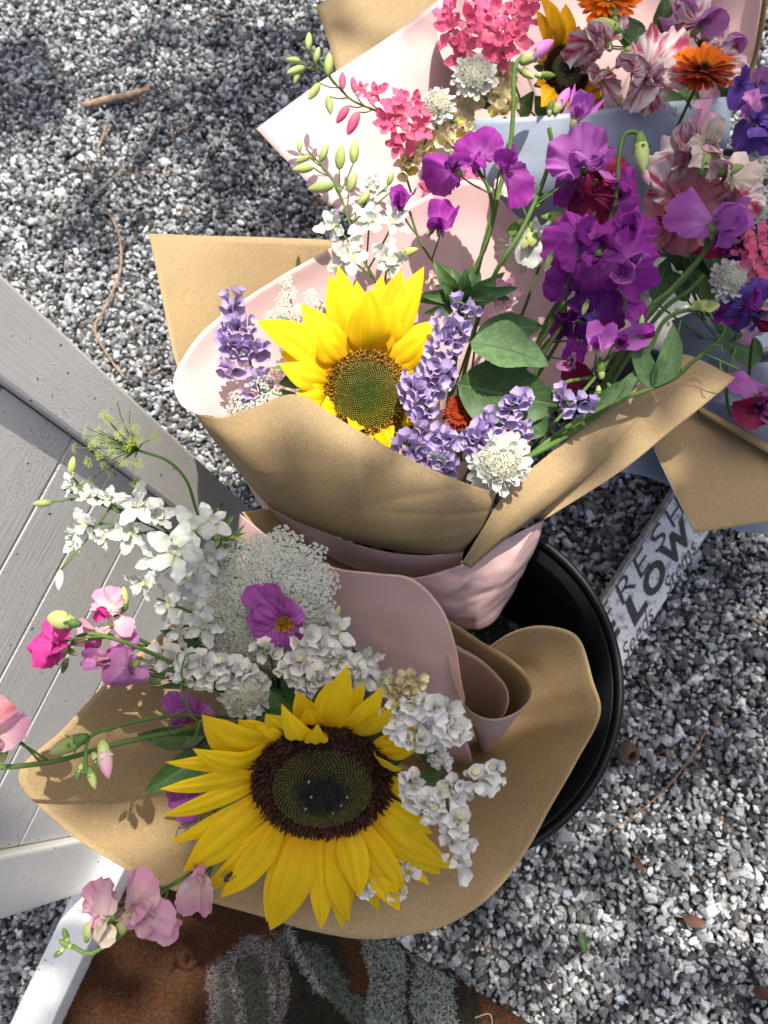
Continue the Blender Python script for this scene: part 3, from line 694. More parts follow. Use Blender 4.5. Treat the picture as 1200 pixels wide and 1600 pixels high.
# front kraft flap folded across the stems
sheet('kraft_front_flap', [
    [(304, 646, .608), (346, 652, .585), (392, 638, .572), (462, 616, .562), (527, 653, .556), (615, 704, .552), (680, 736, .553), (735, 757, .560), (776, 770, .572)],
    [(322, 672, .612), (358, 690, .585), (405, 690, .568), (475, 685, .557), (540, 710, .551), (620, 745, .549), (682, 768, .553), (735, 785, .562), (768, 792, .576)],
    [(358, 718, .622), (392, 740, .598), (440, 752, .580), (505, 760, .570), (565, 780, .564), (630, 800, .564), (690, 815, .568), (730, 822, .578), (752, 826, .590)],
    [(402, 772, .640), (440, 792, .622), (490, 812, .606), (545, 830, .598), (595, 842, .594), (645, 852, .594), (690, 858, .598), (715, 858, .604), (728, 856, .610)],
    [(430, 800, .665), (465, 815, .65), (510, 832, .64), (560, 848, .634), (605, 858, .63), (650, 864, .63), (690, 866, .632), (712, 864, .634), (724, 862, .636)]],
    R2, KRAFT, KRAFT, 56, 80, wrinkle=0.0009, crease=.0018, seed=9)
sheet('pink_under_fold', [
    [(380, 742, .668), (420, 786, .655), (470, 815, .648), (530, 842, .640), (600, 862, .636), (660, 868, .634), (724, 862, .632)],
    [(392, 766, .674), (430, 803, .664), (480, 832, .656), (535, 856, .650), (600, 876, .645), (660, 878, .640), (722, 872, .636)],
    [(420, 810, .70), (460, 840, .69), (500, 862, .685), (545, 886, .68), (605, 900, .675), (660, 900, .665), (715, 890, .655)]], R2, PINK, KRAFT, 16, 40, seed=10)
# right-hand kraft flap with the pointed corner
sheet('kraft_right_flap', [
    [(1150, 590, .640), (1062, 553, .655), (1005, 590, .648), (935, 648, .630), (855, 712, .606), (800, 758, .590), (776, 790, .586), (752, 830, .592), (722, 880, .606)],
    [(1118, 618, .636), (1050, 596, .648), (990, 632, .640), (925, 682, .622), (860, 735, .604), (808, 777, .592), (782, 804, .590), (758, 838, .596), (724, 882, .608)],
    [(1050, 672, .630), (1005, 662, .636), (955, 694, .628), (905, 732, .614), (855, 768, .602), (815, 798, .596), (792, 818, .596), (764, 845, .600), (728, 884, .612)],
    [(972, 735, .630), (945, 726, .632), (910, 750, .626), (875, 776, .616), (842, 800, .608), (812, 820, .604), (792, 834, .604), (768, 854, .606), (732, 886, .614)],
    [(850, 812, .634), (846, 806, .636), (840, 808, .634), (828, 815, .628), (816, 824, .62), (802, 834, .616), (788, 844, .614), (768, 860, .614), (736, 888, .618)]],
    R2, KRAFT, KRAFT, 50, 80, crease=.0022, seed=11)
# pink lower body running down into the bucket
sheet('pink_lower_body', [
    [(640, 905, .640), (672, 898, .634), (712, 886, .628), (740, 872, .628), (775, 852, .632), (815, 830, .638), (850, 813, .646)],
    [(650, 930, .655), (682, 925, .646), (716, 915, .640), (748, 904, .640), (780, 890, .644), (812, 872, .652), (840, 850, .664)],
    [(670, 960, .68), (698, 956, .668), (726, 948, .662), (752, 940, .662), (778, 928, .668), (804, 908, .680), (822, 886, .696)],
    [(700, 985, .72), (720, 984, .705), (738, 984, .70), (756, 982, .70), (772, 972, .708), (788, 950, .724), (802, 926, .745)]],
    R2, PINK, PINK, 34, 44, wrinkle=0.0035, wsc=34, crease=.005, seed=12)

# --- upper bouquet wrapper
R3 = empty('bouquet_wrapper', W(900, 330, 0.98)); tag(R3, 'pink, kraft and blue-grey paper wrapper of the upper bouquet with the striped sweet peas', 'wrapping paper')
sheet('kraft_back_sheet', [
    [(493, 10, .90), (570, -30, .90), (640, -70, .90), (720, -110, .90)],
    [(512, 62, .895), (590, 25, .90), (660, -15, .90), (740, -50, .90)],
    [(545, 160, .89), (630, 110, .90), (700, 60, .91), (780, 20, .91)],
    [(640, 290, .90), (700, 240, .92), (760, 190, .93), (830, 150, .93)]], R3, KRAFT, KRAFT, 24, 24, seed=13)
sheet('pink_sheet', [
    [(400, 200, .82), (500, 128, .835), (600, 62, .850), (692, -5, .862), (780, -60, .87)],
    [(455, 258, .825), (540, 195, .845), (632, 130, .862), (720, 65, .875), (800, 20, .885)],
    [(524, 325, .835), (596, 270, .86), (676, 205, .88), (752, 150, .895), (820, 110, .90)],
    [(650, 410, .86), (700, 370, .885), (760, 310, .91), (820, 260, .93), (870, 230, .94)]], R3, PINK, KRAFT, 34, 34, wrinkle=0.002, wsc=10, seed=14)
# curled lip of the pink sheet
rl = [(716, -30, .835), (690, 0, .825), (684, 40, .818), (687, 78, .815), (700, 104, .82), (716, 112, .83), (726, 90, .84), (722, 50, .85)]
cone('curled_lip', rl, (780, 130, .88), R3, PINK, KRAFT, rings=(0, .35, .7, 1), bulge=0.006, nu=18, nv=40, wrinkle=0.0003, seed=15, flip=False)
sheet('pink_side_sheet', [
    [(1195, -40, .79), (1188, 20, .785), (1180, 70, .785), (1168, 112, .79), (1140, 150, .80), (1105, 175, .80)],
    [(1165, -30, .84), (1158, 20, .838), (1150, 62, .835), (1138, 100, .835), (1115, 135, .835), (1085, 160, .83)],
    [(1100, -20, .90), (1095, 20, .90), (1085, 60, .90), (1070, 95, .90), (1045, 125, .90), (1020, 150, .89)],
    [(1000, 60, .95), (995, 85, .95), (985, 110, .95), (975, 130, .95), (965, 150, .95), (950, 170, .95)]], R3, PINK, KRAFT, 26, 30, seed=16)
sheet('kraft_side_sheet', [
    [(1203, -40, .785), (1197, 20, .780), (1188, 70, .780), (1174, 120, .785), (1150, 160, .79)],
    [(1192, -40, .80), (1186, 20, .797), (1176, 70, .797), (1162, 115, .80), (1138, 150, .805)],
    [(1140, -20, .90), (1130, 20, .90), (1120, 60, .90), (1105, 100, .90), (1080, 140, .90)]], R3, KRAFT, KRAFT, 16, 24, seed=17)
sheet('pink_back_sheet', [
    [(770, -70, .88), (860, -90, .89), (960, -95, .89), (1060, -80, .87), (1160, -60, .84)],
    [(790, 10, .91), (870, 0, .925), (960, -5, .925), (1050, 0, .91), (1140, 10, .88)],
    [(820, 110, .94), (890, 105, .95), (960, 100, .95), (1035, 100, .94), (1100, 105, .92)],
    [(860, 220, .98), (910, 220, .98), (960, 220, .98), (1010, 220, .98), (1060, 220, .97)]], R3, PINK, KRAFT, 24, 30, seed=25)
sheet('blue_grey_sheet', [
    [(735, 188, .762), (800, 184, .748), (880, 178, .742), (980, 167, .746), (1060, 158, .758), (1140, 150, .78)],
    [(740, 235, .772), (805, 235, .758), (885, 232, .752), (985, 225, .756), (1060, 220, .768), (1140, 215, .79)],
    [(752, 300, .79), (815, 305, .78), (895, 305, .78), (980, 290, .79), (1050, 270, .80), (1120, 250, .82)],
    [(800, 420, .86), (850, 410, .86), (915, 390, .86), (985, 350, .87), (1040, 310, .88), (1100, 280, .89)]], R3, BLUEP, BLUEP, 26, 36, wrinkle=0.002, wsc=14, seed=18)

# --- right-hand bouquet wrapper
R4 = empty('bouquet_wrapper', W(1180, 560, 0.95)); tag(R4, 'kraft wrapper with blue-grey lining at the picture edge by the sign', 'wrapping paper')
sheet('kraft_sheet', [
    [(1012, 668, .725), (1030, 655, .732), (1060, 643, .737), (1085, 642, .736), (1130, 664, .728), (1200, 706, .715), (1300, 765, .70)],
    [(1018, 690, .708), (1045, 720, .714), (1070, 738, .716), (1085, 740, .715), (1130, 747, .711), (1200, 762, .703), (1300, 783, .692)],
    [(1025, 708, .693), (1058, 778, .697), (1083, 829, .70), (1088, 832, .70), (1130, 826, .697), (1200, 815, .692), (1300, 800, .685)]], R4, KRAFT, BLUEP, 24, 60, wrinkle=.0008, seed=19)
sheet('kraft_lip', [
    [(1085, 638, .722), (1140, 672, .712), (1200, 708, .702), (1270, 750, .695)],
    [(1092, 634, .724), (1148, 664, .713), (1207, 697, .703), (1275, 735, .697)],
    [(1090, 655, .74), (1150, 690, .73), (1210, 725, .72), (1280, 765, .715)]], R4, KRAFT, KRAFT, 10, 24, wrinkle=0, seed=20)
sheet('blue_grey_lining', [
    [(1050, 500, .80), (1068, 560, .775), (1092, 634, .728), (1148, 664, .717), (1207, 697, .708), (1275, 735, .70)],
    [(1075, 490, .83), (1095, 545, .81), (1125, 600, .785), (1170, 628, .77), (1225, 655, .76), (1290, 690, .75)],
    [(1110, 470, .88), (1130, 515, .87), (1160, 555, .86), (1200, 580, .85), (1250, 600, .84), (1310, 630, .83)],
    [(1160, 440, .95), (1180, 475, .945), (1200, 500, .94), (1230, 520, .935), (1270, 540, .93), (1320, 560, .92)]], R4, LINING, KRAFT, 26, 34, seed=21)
sheet('blue_grey_outer', [
    [(968, 738, .735), (1000, 742, .74), (1040, 756, .745), (1075, 775, .75), (1140, 825, .76), (1200, 835, .76)],
    [(1000, 705, .745), (1030, 712, .75), (1065, 725, .755), (1100, 745, .76), (1160, 800, .77), (1230, 822, .77)],
    [(1040, 660, .765), (1075, 670, .77), (1110, 690, .775), (1140, 715, .78), (1190, 770, .79), (1260, 800, .79)]], R4, BLUEP, BLUEP, 16, 26, seed=22)
# ------------------------------------------------------------------ petals and flower builders
def prof(kind, t):
    t = np.asarray(t)
    if kind == 'sun':
        a = 0.42 + 0.58 * np.sin(np.clip(t / 0.45, 0, 1) * math.pi / 2); b = 1 - np.clip((t - 0.45) / 0.55, 0, 1) ** 1.9
        return a * b
    if kind == 'oval':
        return np.sqrt(np.clip(1 - ((t - 0.55) / 0.55) ** 2, 0, 1)) * np.clip(t / 0.12 + 0.25, 0, 1) * np.where(t > 0.55, np.clip(1 - ((t - 0.55) / 0.45) ** 2, 0, 1) ** 0.55 / np.maximum(np.sqrt(np.clip(1 - ((t - 0.55) / 0.55) ** 2, 0, 1)), 1e-3), 1)
    if kind == 'strap':
        return (0.5 + 0.5 * np.clip(t / 0.6, 0, 1)) * np.clip((1 - t) / 0.10, 0, 1) ** 0.5
    if kind == 'leaf':
        return np.sin(math.pi * np.clip(t, 0, 1) ** 0.75) ** 0.9
    if kind == 'lark':
        return np.clip(0.22 + t * 2.2, 0, 1) * np.sin(math.pi * np.clip(0.12 + 0.88 * t, 0, 1)) ** 0.62
    if kind == 'point':
        return np.clip(t / 0.35, 0, 1) ** 0.6 * np.clip((1 - t) / 0.65, 0, 1) ** 0.7
def petal_curve(C, Sd, Nm, hw, nv, cup=0.1, rib=0.0, ripple=0.0, rfreq=2.0, seed=0, fold=0.0):
    """a petal along centreline C with side and normal vectors and half widths hw"""
    nu = len(C); rr = np.random.default_rng(seed); ph1, ph2 = rr.uniform(0, 6.28, 2)
    v = np.linspace(-1, 1, nv)
    t = np.linspace(0, 1, nu)[:, None]
    z = cup * v ** 2 + fold * np.abs(v) + rib * np.cos(v * math.pi * 2.5)
    z = z[None] * np.minimum(1, 4 * (1 - t) + 0.15) + ripple * np.abs(v)[None] ** 1.5 * np.sin(rfreq * 6.28 * t + ph1 + (v[None] > 0) * ph2)
    V = C[:, None] + Sd[:, None] * (v[None, :, None] * hw[:, None, None]) + Nm[:, None] * (z * np.maximum(hw, hw.max() * 0.3)[:, None])[..., None]
    UV = np.stack(np.broadcast_arrays(t, (v * 0.5 + 0.5)[None]), -1)
    return V.reshape(-1, 3), grid_faces(nu, nv), UV.reshape(-1, 2)
def petal_local(L, Wd, kind='oval', nu=9, nv=6, bend=0.3, tip=0.3, cup=0.2, ripple=0.0, rfreq=2, rib=0.0, seed=0, fold=0.0, crumple=0.0):
    "petal from the origin along +Y, face towards +Z"
    t = np.linspace(0, 1, nu); a = bend * t + tip * t ** 3
    dy, dz = np.cos(a), np.sin(a)
    y = np.concatenate([[0], np.cumsum((dy[1:] + dy[:-1]) / 2)]) / (nu - 1) * L; z = np.concatenate([[0], np.cumsum((dz[1:] + dz[:-1]) / 2)]) / (nu - 1) * L
    C = np.stack([y * 0, y, z], 1); Sd = np.tile([1.0, 0, 0], (nu, 1)); Nm = np.stack([a * 0, -np.sin(a), np.cos(a)], 1)
    v_, f_, u_ = petal_curve(C, Sd, Nm, prof(kind, t) * Wd / 2, nv, cup, rib, ripple, rfreq, seed, fold)
    if crumple:
        v_ = v_ + np.array([[crumple * .5 * mnoise.noise((p[0] * 7 + seed * 3, p[1] * 7, 5)), crumple * .8 * mnoise.noise((p[0] * 6, p[1] * 6 + seed * 3, 9)), crumple * mnoise.noise((p[0] * 6 + seed, p[1] * 6, 0))] for p in v_])
    return v_, f_, u_
def petal_bt(B, T, N, w, kind='sun', arch=0.1, cup=0.15, tipcurl=0.0, rib=0.06, ripple=0.06, sway=0.0, twist=0.0, nu=15, nv=8, seed=0, fold=0.0):
    "petal between two world points, its face along N"
    B, T, N = (np.asarray(q, float) for q in (B, T, N)); Lv = T - B; L = np.linalg.norm(Lv); d = Lv / L
    N = N - d * (N @ d); N /= np.linalg.norm(N); Sx = np.cross(d, N)
    t = np.linspace(0, 1, nu)
    C = B + np.outer(t, Lv) + np.outer(arch * L * np.sin(math.pi * t), N) + np.outer(-tipcurl * L * np.clip(t - 0.5, 0, 1) ** 2 * 4, N) * (1 - t[:, None] * 0) + np.outer(sway * L * np.sin(math.pi * t), Sx)
    tw = twist * t; Sd = np.cos(tw)[:, None] * Sx + np.sin(tw)[:, None] * N; Nm = np.cos(tw)[:, None] * N - np.sin(tw)[:, None] * Sx
    hw = prof(kind, t) * w / 2
    if kind == 'leaf': hw = hw * (1 + .05 * np.abs(np.sin(t * 40 + seed)) + .04 * np.sin(t * 9 + seed * 2))
    return petal_curve(C, Sd, Nm, hw, nv, cup, rib, ripple, 1.7, seed, fold)
def fan_local(amax=2.5, notch=0.07, fold=0.25, back=0.25, ripple=0.06, k=5, nr=10, na=31, seed=0):
    "broad rounded sweet-pea standard about 1.24 wide, claw at the origin, top along +Y"
    rr = np.random.default_rng(seed); p1, p2 = rr.uniform(0, 6.28, 2)
    th = np.linspace(-amax, amax, na); r = np.linspace(0.04, 1, nr)
    R = 0.42 * np.cos(th) + np.sqrt(0.66 ** 2 - (0.42 * np.sin(th)) ** 2)
    R = R * (1 - notch * np.exp(-(th / 0.20) ** 2) + 0.035 * np.sin(3 * th + p1)) + 0.018 * rr.normal(size=na)
    RR, TH = np.meshgrid(r, th, indexing='ij'); Rg = RR * R[None]
    x, y = Rg * np.sin(TH) * 1.06, Rg * np.cos(TH)
    ax_ = np.sqrt(x * x + 0.003) - 0.055
    rho = np.hypot(x, y - .38) / 0.66; warp = 0.05 * np.sin(2 * TH + p1) * RR
    z = ax_ * math.tan(fold) - back * np.clip(rho, 0, 1.2) ** 2.2 * (0.55 + 0.45 * np.cos(TH)) + ripple * np.clip(rho, 0, 1.2) ** 2.6 * np.sin(k * TH + p2) + 0.6 * ripple * np.clip(rho, 0, 1.2) ** 3 * np.sin(2.3 * k * TH + p1)
    of = rr.uniform(0, 50)
    z += 0.16 * np.array([mnoise.noise((a * 2.2 + of, b_ * 2.2, 0)) for a, b_ in zip(x.ravel(), y.ravel())]).reshape(x.shape)
    z += (0.010 * np.sin(23 * TH + 3 * p1) + 0.012 * np.sin(37 * TH + p2)) * np.clip(rho, 0, 1.1) ** 2
    x = x * math.cos(fold)
    V = np.stack([x, y, z], -1).reshape(-1, 3)
    UV = np.stack([np.clip(np.hypot(x, y) / 1.05, 0, 1), (TH / amax * 0.5 + 0.5)], -1).reshape(-1, 2)
    return V, grid_faces(nr, na), UV
def mk(name, data, smooth=True):
    v, f, u = data; return mesh(name, v, f, u, [], smooth)
def xform(data, M):
    v, f, u = data; A = np.array(M.to_3x3()); return v @ A.T + np.array(M.translation), f, u

STD = {
    'open': [mk('standard', fan_local(2.5, .08, .10, .22, .06, 5, 13, 61, seed=s)) for s in (1, 2, 3, 11, 14, 15)],
    'ruffle': [mk('standard', fan_local(2.5, .06, .08, .14, .11, 9, 14, 81, seed=s)) for s in (4, 5, 6, 12)],
    'hood': [mk('standard', fan_local(2.4, .10, .80, .08, .06, 4, 13, 61, seed=s)) for s in (7, 8, 13, 16)],
    'back': [mk('standard', fan_local(2.5, .10, -.60, .22, .07, 4, 13, 61, seed=s)) for s in (9, 10, 17)],
}
def _wing(s):
    d = petal_local(0.80, 0.66, 'oval', 12, 10, -0.35, -0.3, -0.40, 0.12, 1.7, seed=s, crumple=.06)
    return d
WINGS = [mk('wing', _wing(s)) for s in (1, 2, 3, 4)]
KEEL = mk('keel', merge([xform(petal_local(0.40, 0.26, 'oval', 7, 5, 0.8, 0.3, 0.2, fold=0.5), Matrix.Rotation(a, 4, 'Y')) for a in (0.35, -0.35)]))
def _calyx(n=5, L=0.45, Wd=0.2, spread=0.55):
    it = []
    for i in range(n):
        M = Matrix.Rotation(2 * math.pi * i / n, 4, 'Z') @ Matrix.Rotation(-(math.pi / 2 - spread), 4, 'X').inverted() @ Matrix.Identity(4)
        it.append(xform(petal_local(L, Wd, 'point', 6, 4, -0.2, -0.5, 0.3), Matrix.Rotation(2 * math.pi * i / n, 4, 'Z') @ Matrix.Rotation(math.pi / 2 - spread, 4, 'X')))
    v, f, u = tube_data([(0, 0, -0.10), (0, 0, 0.0), (0, 0, 0.12)], [0.05, 0.10, 0.12], 6, 8)
    it.append((v, f, u))
    return merge(it)
CALYX = mk('calyx', _calyx(5, .30, .14))
def lathe_local(pr, n=10):
    V, U = [], []
    for i, (r, z) in enumerate(pr):
        for j in range(n):
            a = 2 * math.pi * j / n; V.append((r * math.cos(a), r * math.sin(a), z)); U.append((i / (len(pr) - 1), j / n))
    return np.array(V, float), grid_faces(len(pr), n, True), np.array(U)
BUD = mk('bud', lathe_local([(0.03, 0), (0.12, .08), (.19, .28), (.205, .5), (.165, .72), (.09, .90), (.01, 1.0)], 12))
FLATBUD = mk('bud', (lambda d: (d[0] * [1.15, .7, 1], d[1], d[2]))(lathe_local([(0.03, 0), (0.12, .07), (.19, .25), (.27, .52), (.24, .76), (.12, .93), (.01, 1.0)], 12)))

def stem_curve(pts, n=60):
    return catmull(PX(pts), n)
def pedicel(root, bloom_pos, C, r=0.0008, mat=None, lag=6):
    i = int(np.argmin(np.linalg.norm(C - bloom_pos, axis=1))); i = min(len(C) - 1, i + lag)
    a = C[i]; mid = (a + bloom_pos) / 2 + VIEW * 0.003
    if np.linalg.norm(a - bloom_pos) < 0.003: return
    tube('pedicel', [a, mid, bloom_pos], r, mat or GREEN, root, 8, 5)
_bc = [0]
def pea_bloom(root, px, py, d, r, fx, fy, roll, mat, mat2=None, kind='open', C=None):
    """one sweet-pea bloom; r = radius of its standard in photo pixels; roll = where its top points"""
    _bc[0] += 1; k = _bc[0]; mat2 = mat2 or mat
    if kind == 'open' and k % 2: kind = 'ruffle'
    q_ = random.Random(k * 31 + 7); fac = D(fx * 1.15 + q_.uniform(-.7, .7), fy * 1.1 + q_.uniform(-.6, .6), -1.0); up = imgdir(roll + q_.uniform(-18, 18)); s = S(r, d) * q_.uniform(1.12, 1.36)
    base = W(px, py, d) - up * s * 0.36
    M = frame(base, fac, up, s)
    st = STD[kind][k % len(STD[kind])]
    b = part('bloom', st, root, M @ Matrix.Diagonal((1 + 0.08 * math.sin(k * 2.1), 1 + 0.08 * math.sin(k * 3.7), 1.0, 1)), mat)
    th_ = math.radians(104 + 22 * math.sin(k * 1.3))          # wings stand out forward and down from the claw
    for sg in (-1, 1):
        Mw = M @ Matrix.Translation((sg * .03, 0.03, 0.03)) @ Matrix.Rotation(th_, 4, 'X') @ Matrix.Rotation(-sg * math.radians(20 + 12 * math.sin(k * 1.7 + sg)), 4, 'Z') @ Matrix.Rotation(sg * math.radians(132 + 14 * math.sin(k * 2.3)), 4, 'Y')
        part('wing', WINGS[(k + sg) % 4], b, Mw, mat2)
    part('keel', KEEL, b, M @ Matrix.Translation((0, 0.0, 0.06)) @ Matrix.Rotation(th_ - .25, 4, 'X'), mat2)
    Mc = M @ Matrix.Translation((0, -0.10, -0.10)) @ Matrix.Rotation(math.radians(-38), 4, 'X')
    part('calyx', CALYX, b, Mc, LIME if k % 3 else GREEN)
    if C is not None: pedicel(root, base - fac * s * 0.15, C)
    return b
def bud_part(root, px, py, d, L, deg, mat, flat=False, fz=0.0, cal=True):
    "bud whose foot sits at px,py and which points to deg in the picture"
    ax = imgdir(deg) + VIEW * fz; M = frame(W(px, py, d), ax, -VIEW, S(L, d))
    b = part('bud', FLATBUD if flat else BUD, root, M, mat)
    if cal: part('calyx', CALYX, b, M @ Matrix.Translation((0, 0, 0.06)) @ Matrix.Scale(1.5, 4), LIME if mat is not LIME else GREEN)
    return b
def sweet_pea(label, stem, blooms=(), buds=(), rad=2.6, group='sweet peas', tendrils=(), leaves=()):
    C = stem_curve(stem); root = empty('sweet_pea', C[-1]); tag(root, label, 'sweet pea', group)
    dm = np.mean([p[2] for p in stem])
    tube('stem', C, [S(rad, dm), S(rad * 1.15, dm)], GREEN, root, 60, 7, smoothpath=False)
    for b in blooms: pea_bloom(root, *b, C=C)
    for b in buds: bud_part(root, *b)
    for p, r_, m in tendrils: tube('tendril', PX(p), [S(r_, p[0][2]), S(r_ * 0.6, p[0][2])], m, root, 30, 5)
    for l in leaves: leaf_part(root, *l)
    return root
def leaf_part(root, b, t, w, mat, name='leaf', arch=0.06, cup=0.25, kind='leaf', sway=0.0, tilt=(0, 0), tip=0.0, twist=0.0, seed=0, fold=0.0):
    N = D(tilt[0], tilt[1], -1); d = (b[2] + t[2]) / 2
    v, f, u = petal_bt(W(*b), W(*t), N, S(w, d), kind, arch, cup, tip, 0.0, 0.14, sway, twist, 30, 11, seed, fold)
    return part(name, mesh(name, v, f, u, [mat]), root)

# larkspur
LK_P = [mk('petal', petal_local(1.0, .58, 'lark', 16, 10, b_, t_, c_, .20, 2.6, seed=s, crumple=.05)) for s, b_, t_, c_ in ((1, .25, .5, .25), (2, .1, -.7, .1), (3, .5, -.4, .3), (4, -.1, .6, -.2), (5, .6, .2, .35), (6, .1, .2, .15))]
LK_I = [mk('inner_petal', petal_local(.50, .34, 'oval', 6, 5, 1.0, -.5, .3, .05, 2, seed=s)) for s in (5, 6)]
LK_S = mk('spur', tube_data([(0, -.05, .02), (0, .05, -.35), (0, .25, -.75), (0, .55, -1.05)], [.14, .11, .07, .03], 12, 7))
LK_C = mk('bloom', lathe_local([(.05, -.12), (.16, -.04), (.15, .06), (.08, .14), (.01, .16)], 8))
def lark_bloom(root, px, py, d, r, fx, fy, roll, mat, C=None, n=5, spur=True, close=0.0):
    _bc[0] += 1; k = _bc[0]; rr = random.Random(k * 17)
    fac = D(fx, fy, -1.0); s = S(r, d) * (.80 if mat is WHITE else .88); base = W(px, py, d); M = frame(base, fac, imgdir(roll), s)
    b = part('bloom', LK_C, root, M, CREAM if mat is not LPINK else LPINK)
    for i in range(n):
        a = 2 * math.pi * i / n + rr.uniform(-.12, .12)
        Mp = M @ Matrix.Rotation(a, 4, 'Z') @ Matrix.Rotation(close + rr.uniform(-.2, .5), 4, 'X') @ Matrix.Rotation(rr.uniform(-.5, .5), 4, 'Y') @ Matrix.Translation((0, .06, .02 * (i % 2))) @ Matrix.Scale(rr.uniform(.8, 1.15), 4)
        part('petal', LK_P[(k * 5 + i * 7 + i * i) % 6], b, Mp, mat)
    for i in range(3):
        Mp = M @ Matrix.Rotation(rr.uniform(-.3, .3) + (i - 1) * .9, 4, 'Z') @ Matrix.Rotation(.5, 4, 'X') @ Matrix.Translation((0, .02, .08))
        part('inner_petal', LK_I[i % 2], b, Mp, mat)
    if spur: part('spur', LK_S, b, M, LIME if mat is WHITE else mat)
    if C is not None: pedicel(root, base - fac * s * 0.2, C, 0.0009)
    return b
def larkspur(label, stem, mat, blooms, buds=(), rad=2.2, group='larkspur stems'):
    C = stem_curve(stem); root = empty('larkspur', C[-1]); tag(root, label, 'larkspur', group)
    dm = np.mean([p[2] for p in stem])
    tube('stem', C, [S(rad * .6, dm), S(rad, dm)], GREEN, root, 60, 7, smoothpath=False)
    for b in blooms: lark_bloom(root, *b[:7], b[7] if len(b) > 7 else mat, C)
    for b in buds:
        bp = bud_part(root, *b[:5], b[5] if len(b) > 5 else LIME, cal=False)
        pedicel(root, W(*b[:3]), C, 0.0007, lag=3)
    return root

# statice
def _funnel(s):
    rr = np.random.default_rng(s); n = 15; V, U = [], []
    lob = 1 + 0.07 * np.cos(np.arange(n) * 2 * math.pi / 3.0 + s) + 0.07 * rr.normal(size=n)
    for i, (r, z) in enumerate(((.06, 0), (.10, .22), (.27, .50), (.41, .78), (.50, 1.02))):
        q = (i / 4) ** 2
        for j in range(n):
            a = 2 * math.pi * j / n; rad = r * (1 + (lob[j] - 1) * q)
            V.append((rad * math.cos(a), rad * math.sin(a), z + 0.045 * q * math.cos(a * 5 + s) + 0.03 * rr.normal() * q)); U.append((i / 4, j / n))
    d = (np.array(V), grid_faces(5, n, True), np.array(U))
    st = lathe_local([(.02, .1), (.03, .45), (.05, .56), (.01, .60)], 5)
    return merge([d, (st[0], st[1], st[2] * 0.1)])
FUN = [mk('floret', _funnel(s)) for s in range(6)]
EYE = mk('eye', merge([xform(petal_local(.26, .22, 'oval', 4, 4, .5, .2, .1), Matrix.Translation((0, 0, .80)) @ Matrix.Rotation(2 * math.pi * i / 5, 4, 'Z')) for i in range(5)]))
def statice(label, paths, fl, mat, eye=0.08, dens=1.0, group='statice sprigs', seed=0, stempts=None, maxn=95, eyemat=None):
    """paths: list of ([(px, py, d)...], half width in px); florets of fl px across cover them"""
    rr = random.Random(seed + 5); pts0 = paths[0][0]; fl = fl * 1.14
    sp = stempts or (list(pts0) + [(pts0[-1][0] + 10, pts0[-1][1] + 40, pts0[-1][2] + 0.08)])
    C = stem_curve(sp, 30); root = empty('statice', C[-1]); tag(root, label, 'statice', group)
    tube('stem', C, S(2.2, pts0[0][2]), GREEN, root, 30, 6, smoothpath=False)
    got = []; cnt = 0
    for pts, hw in paths:
        P = catmull(np.array(pts, float), 40); ln = np.linalg.norm(np.diff(P[:, :2], axis=0), axis=1).sum()
        tries = int(40 * (ln + hw) * hw * 2 / (fl * fl) * dens) + 30
        for _ in range(tries):
            q = P[rr.randrange(40)]; a = rr.uniform(0, 6.283); o = hw * math.sqrt(rr.random())
            x, y = q[0] + o * math.cos(a), q[1] + o * math.sin(a)
            if any((x - g[0]) ** 2 + (y - g[1]) ** 2 < (fl * 0.51 / dens ** .5) ** 2 for g in got): continue
            got.append((x, y)); cnt += 1
            if cnt > maxn: break
            dz = -S(hw, q[2]) * 0.75 * math.sqrt(max(0, 1 - (o / hw) ** 2)) + rr.uniform(-.002, .002)
            s = S(fl, q[2]) * rr.choice((rr.uniform(.55, .8), rr.uniform(.85, 1.2), rr.uniform(.85, 1.25), rr.uniform(.85, 1.2)))
            out = D(math.cos(a) * o / hw * 1.1 + rr.uniform(-.5, .5), math.sin(a) * o / hw * 1.1 + rr.uniform(-.5, .5), -0.9)
            M = frame(W(x, y, q[2] + dz) - out * s * 0.8, out, imgdir(rr.uniform(0, 360)), s) @ Matrix.Diagonal((rr.uniform(.72, 1.12), rr.uniform(.85, 1.15), rr.uniform(.8, 1.1), 1))
            o_ = part('floret', FUN[rr.randrange(6)], root, M, mat)
            if rr.random() < eye: part('eye', EYE, o_, M, eyemat or WHITE)
    return root

# lace flowers (Queen Anne's lace)
def _umbellet(s, n=20):
    rr = np.random.default_rng(s); V, F, Cc = [], [], []
    for i in range(n):
        a = i * 2.39996; ro = math.sqrt((i + .5) / n); c = np.array([ro * math.cos(a), ro * math.sin(a), 0.35 * (1 - ro * ro)]) + rr.normal(0, .04, 3)
        nn = np.array([c[0] * .6, c[1] * .6, 1.0]); nn /= np.linalg.norm(nn); xx = np.cross(nn, [0.3, 1, 0]); xx /= np.linalg.norm(xx); yy = np.cross(nn, xx)
        a0 = rr.uniform(0, 6.28); fs = rr.uniform(.16, .24)
        for p in range(5):
            t = a0 + p * 1.2566; dr = xx * math.cos(t) + yy * math.sin(t); sd = xx * -math.sin(t) + yy * math.cos(t); o = len(V)
            V += [c, c + dr * fs * .7 + sd * fs * .42 + nn * .03, c + dr * fs * 1.1 + nn * .06, c + dr * fs * .7 - sd * fs * .42 + nn * .03]
            F.append((o, o + 1, o + 2, o + 3)); Cc += [(.26, .32, .18), (.64, .66, .62), (.72, .73, .70), (.64, .66, .62)]
    me = mesh('umbellet', V, F, None, [LACE], False); set_col(me, Cc)
    return me
UMB = [_umbellet(s) for s in range(5)]
